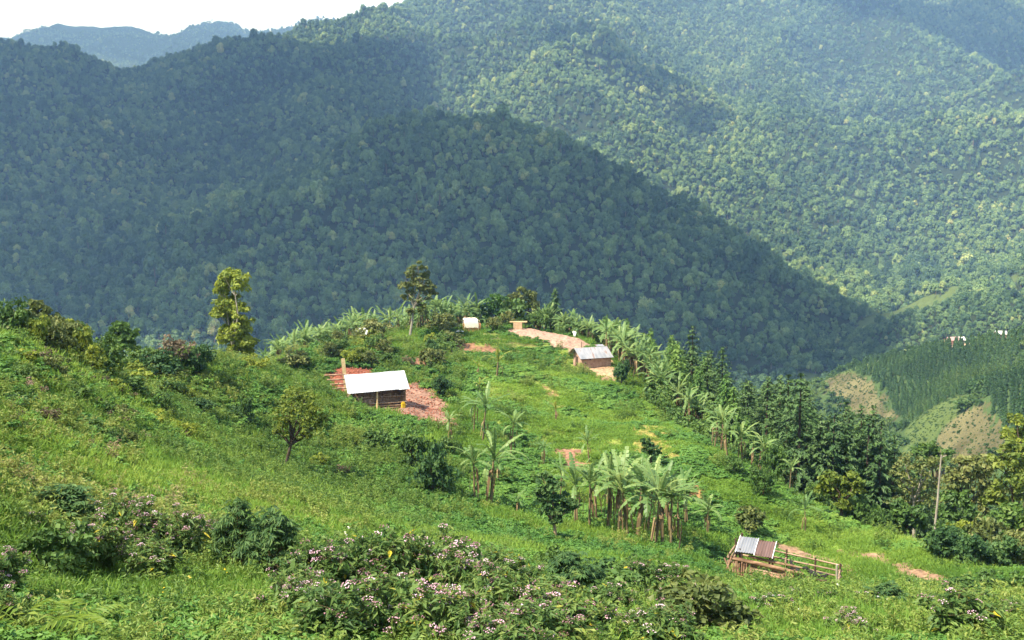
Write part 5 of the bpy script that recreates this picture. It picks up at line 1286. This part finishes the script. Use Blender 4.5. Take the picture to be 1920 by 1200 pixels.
# --- pen
YP = math.radians(-22); pen = empty('animal_pen', (PEN[0] + .1, PEN[1] - .1, PEN[2] + .02), YP, 'log pen on the lower slope with two roof sheets over its left end', 'pen')
pen.scale = (1.08, 1.08, 1.05)
tl = -.10                                            # the pen follows the fall of the ground
def pz(x): return tl * x
q = np.random.default_rng(9)
def part(name, mb, m): return mb.build(name, m, pen)
for (z, x0, x1, y) in [(.12, -1.5, .35, 0), (.32, -1.75, .3, -.02), (.52, -1.8, .4, .02), (.78, -2.3, .95, -.08), (1.0, -1.4, .6, .06)]:
    mb = MB(); log(mb, (x0, y, z + pz(x0)), (x1, y, z + pz(x1)), (.095 if z < 1 else .07), int(z * 90)); part('rail', mb, LOGM)
for (z, x0, x1, y) in [(.22, -1.7, .35, .03), (.42, -1.75, .3, .0), (.64, -1.85, .5, .03)]:
    mb = MB(); log(mb, (x0, y, z + pz(x0)), (x1, y, z + pz(x1)), .06, int(z * 70)); part('rail', mb, WOOD)
for (z, x0, x1) in [(.10, .5, 2.1), (.28, .45, 1.9), (.62, .3, 2.65)]:
    mb = MB(); log(mb, (x0, 0, z + pz(x0)), (x1, .02, z + pz(x1)), .06, int(z * 50)); part('rail', mb, LOGM if z < .5 else WOODD)
mb = MB()
for x in np.arange(.5, 2.2, .13): log(mb, (x, .04, -.1 + pz(x)), (x + q.normal(0, .03), .05, q.uniform(.32, .52) + pz(x)), .035, int(x * 30), n=5)
part('stakes', mb, WOODP)
for (x0, x1, m_) in [(-2.15, -1.5, LOGM), (.12, .55, LOGM)]:
    mb = MB()
    for x in np.arange(x0, x1, .1): log(mb, (x, -.12, -.25 + pz(x)), (x + q.normal(0, .015), -.12, q.uniform(.62, .74) + pz(x)), .045, int(x * 70) + 300, n=6)
    part('stakes', mb, m_)
for (x, y, h, m_) in [(-2.35, 0, .95, WOODD), (-1.9, .1, 1.25, WOODD), (.15, .1, 1.3, WOOD), (.55, .12, 1.0, WOOD), (2.35, 0, 1.55, TRUNKG), (-2.35, 1.7, 1.1, WOODD), (0, 1.75, 1.1, WOODD), (1.3, 1.75, 1.0, WOODD), (2.4, 1.7, 1.0, WOODD), (-.55, .1, 1.2, WOODD), (-2.0, 1.3, 1.6, WOODD), (-.55, 1.3, 1.55, WOODD)]:
    mb = MB(); log(mb, (x, y, -.4 + pz(x)), (x, y, h + pz(x)), .06, int(x * 10) + 50); part('post', mb, m_)
for (z, y, x0, x1) in [(.35, 1.75, -2.4, 2.5), (.62, 1.75, -2.4, 2.5), (.9, 1.75, -2.3, 2.5)]:
    mb = MB(); log(mb, (x0, y, z + pz(x0)), (x1, y, z + pz(x1)), .05, int(z * 60)); part('rail', mb, WOOD)
for (z) in (.3, .55, .8):
    mb = MB(); log(mb, (-2.4, -.1, z + .24), (-2.35, 1.8, z + .2), .055, int(z * 40)); part('rail', mb, WOOD)
    mb = MB(); log(mb, (2.4, -.1, z - .2 + pz(2.4)), (2.4, 1.8, z - .1 + pz(2.4)), .045, int(z * 40)); part('rail', mb, WOOD)
mb = MB(); log(mb, (-2.5, -.2, .2), (-2.2, -.15, 1.15), .05, 3); log(mb, (-2.2, -.22, .25), (-2.55, -.18, 1.0), .045, 5); part('brace', mb, LOGM)
mb = MB(); log(mb, (2.2, 0, .5 + pz(2.2)), (2.95, -.1, .42 + pz(2.5)), .045, 3); part('brace', mb, WOODD)
mb = MB(); corrugated(mb, -2.05, -1.23, -.12, 1.36, 1.2, 1.66, .12, .014, seed=2); part('roof_sheet', mb, TIN2)
mb = MB(); corrugated(mb, -1.23, -.42, -.15, 1.29, 1.18, 1.59, .12, .014, seed=3, bumps=.003); o = part('roof_sheet', mb, RUST); tag(o, 'rusty red brown roof sheet')
mb = MB()
for x in (-2.06, -1.22, -.41): log(mb, (x, -.2, 1.36 - .05 * (x + 2)), (x, 1.25, 1.70 - .05 * (x + 2)), .022, 5, n=5)
part('batten', mb, WHITE)
mb = MB(); log(mb, (-2.15, -.05, 1.33), (-.3, -.05, 1.24), .045, 7); part('beam', mb, WOODD)
mb = MB(); log(mb, (-2.15, 1.15, 1.60), (-.3, 1.15, 1.52), .045, 7); part('beam', mb, WOODD)

# --- goats
BLACK = plainmat('black_hair', [(.008,.008,.009),(.022,.02,.02)], 14, .7, .3); HORN = plainmat('horn', [(.06,.05,.04),(.14,.12,.10)], 10, .6, .2)
def goat(label, lx, ly, rz, s=1.0, head=.0):
    wx = Matrix.LocRotScale(pen.location, pen.rotation_euler, pen.scale) @ Vector((lx, ly, pz(lx))); root = empty('goat', (wx[0], wx[1], gz(wx[0], wx[1])), rz, label, 'goat')
    J = [(0, 0, .50), (.18, 0, .53), (.34, 0, .55), (.47, 0, .66), (.55, 0, .80 + head), (.66, 0, .77 + head), (.75, 0, .71 + head), (-.18, 0, .52), (-.34, 0, .56), (-.42, 0, .60), (-.45, 0, .53)]
    E = [(0, 1), (1, 2), (2, 3), (3, 4), (4, 5), (5, 6), (0, 7), (7, 8), (8, 9), (9, 10)]
    Rr = [.155, .15, .13, .085, .07, .055, .035, .15, .11, .03, .015]
    for sy in (-1, 1):
        for base, pts in ((2, [(.33, .10, .36), (.32, .10, .20), (.33, .10, .04)]), (8, [(-.32, .10, .40), (-.42, .10, .22), (-.38, .10, .04)])):
            pr = base
            for (a, b, c), rr_ in zip(pts, (.055, .03, .026)): J.append((a, b * sy, c)); Rr.append(rr_); E.append((pr, len(J) - 1)); pr = len(J) - 1
    me = bpy.data.meshes.new('body'); me.from_pydata(J, E, []); o = bpy.data.objects.new('body', me); COL.objects.link(o); o.parent = root; me.materials.append(BLACK)
    md = o.modifiers.new('skin', 'SKIN'); 
    if not me.skin_vertices: bpy.context.view_layer.objects.active = o; 
    if me.skin_vertices:
        for i, r in enumerate(Rr): me.skin_vertices[0].data[i].radius = (r, r)
        me.skin_vertices[0].data[0].use_root = True
    sbm = o.modifiers.new('sub', 'SUBSURF'); sbm.levels = sbm.render_levels = 1
    for sy in (-1, 1):
        mb = MB(); mb.add([(.53, sy * .05, .82 + head), (.50, sy * .17, .80 + head), (.56, sy * .15, .76 + head), (.55, sy * .10, .80 + head)], [(0, 1, 2, 3)], .5); mb.add([(.53, sy * .05, .81 + head), (.50, sy * .17, .785 + head), (.56, sy * .15, .745 + head), (.55, sy * .10, .785 + head)], [(3, 2, 1, 0)], .5); mb.build('ear', BLACK, root)
        mb = MB(); mb.tube([(.55, sy * .03, .86 + head), (.51, sy * .05, .95 + head), (.44, sy * .06, .99 + head)], [.018, .013, .004], 6); mb.build('horn', HORN, root)
    root.scale = (s, s, s); return root
goat('black goat standing sideways in the open right part of the log pen', 1.5, 1.2, YP + math.pi, 1.05)
goat('black goat behind the middle posts of the log pen, head raised', .5, 1.25, YP + 2.2, .95, .04)

# --- grey pole
gP = ground(1748, 1035); top = at(1765, 853, gP[1]); mb = MB(); d = top - gP
pol = empty('pole', tuple(gP), 0, 'tall slender grey wooden pole leaning slightly at the edge of the field', 'pole')
mb.tube([(0, 0, -.4), d * .5 + [.03, 0, 0], d], [.085, .065, .04], 8); mb.build('shaft', TRUNKG, pol)
mb = MB(); mb.tube([d * .97 + [-.02, 0, 0], d * .97 + [.35, .05, .14]], [.03, .015], 5); mb.build('stub', TRUNKG, pol)
# --- dead stakes between the bananas
for (px, py, tx, ty, lb_) in [(1272,1036,1278,985,'thin dead stake at the right foot of the banana clump'), (1085,958,1086,918,'thin dark stake behind the dark round crowned tree')]:
    g = ground(px, py); t_ = at(tx, ty, g[1]) - g; mb = MB(); mb.tube([(0, 0, -.2), t_ * .5 + [.02, 0, 0], t_], [.035, .03, .015], 5); o = mb.build('stake', WOODD); o.location = tuple(g); tag(o, lb_, 'stake')
# --- fallen timber under the eroded bank and the houses on the far ridge
def house(label, px, py, w, d, h, rz, wallm, roofm, lift=0.0):
    g = ground(px, py, 380, 560); root = empty('house', (g[0], g[1] - 2, gz(g[0], g[1] - 2) + .3), rz, label, 'house')
    V = [(-w/2,-d/2,-1),(w/2,-d/2,-1),(w/2,d/2,-1),(-w/2,d/2,-1),(-w/2,-d/2,h),(w/2,-d/2,h),(w/2,d/2,h),(-w/2,d/2,h),(-w/2,0,h+1.1),(w/2,0,h+1.1)]
    mb = MB(); mb.add(V, [(0,1,5,4),(1,2,6,5),(2,3,7,6),(3,0,4,7)], .5); mb.add(V, [(4,8,7),(5,6,9)], .5); mb.build('wall', wallm, root)
    mb = MB(); corrugated(mb, -w/2-.4, w/2+.4, -d/2-.5, h-.15, 0, h+1.25, .5, .03); corrugated(mb, -w/2-.4, w/2+.4, d/2+.5, h-.15, 0.01, h+1.24, .5, .03); mb.build('roof', roofm, root)
    mb = MB(); mb.box((-w*.15, -d/2-.02, .95), (.9, .08, 1.9)); mb.build('door', WOODD, root)
    mb = MB(); mb.box((w*.25, -d/2-.02, 1.3), (.8, .08, .8)); mb.build('window', WOODD, root); return root
house('pink walled house with a dull pinkish roof on the ridge across the gully', 1783, 640, 6.0, 4, 2.4, .25, plainmat('pink_wall', [(.42,.24,.19),(.50,.31,.25)], 1, .9, 0), plainmat('pinkish_roof', [(.28,.18,.17),(.36,.25,.24)], 1, .6, 0))
house('tiny white roofed hut right behind the pink walled house across the gully', 1799, 632, 1.9, 2.0, 1.8, .1, plainmat('grey_wall', [(.4,.4,.4),(.5,.5,.5)], 1, .9, 0), WHITE)
house('white roofed house near the right edge on the ridge across the gully', 1873, 613, 4.2, 3, 2.0, -.2, plainmat('brown_wall', [(.3,.22,.16),(.4,.3,.22)], 1, .9, 0), plainmat('grey_white_roof', [(.42,.43,.44),(.5,.51,.52)], 1, .6, 0))
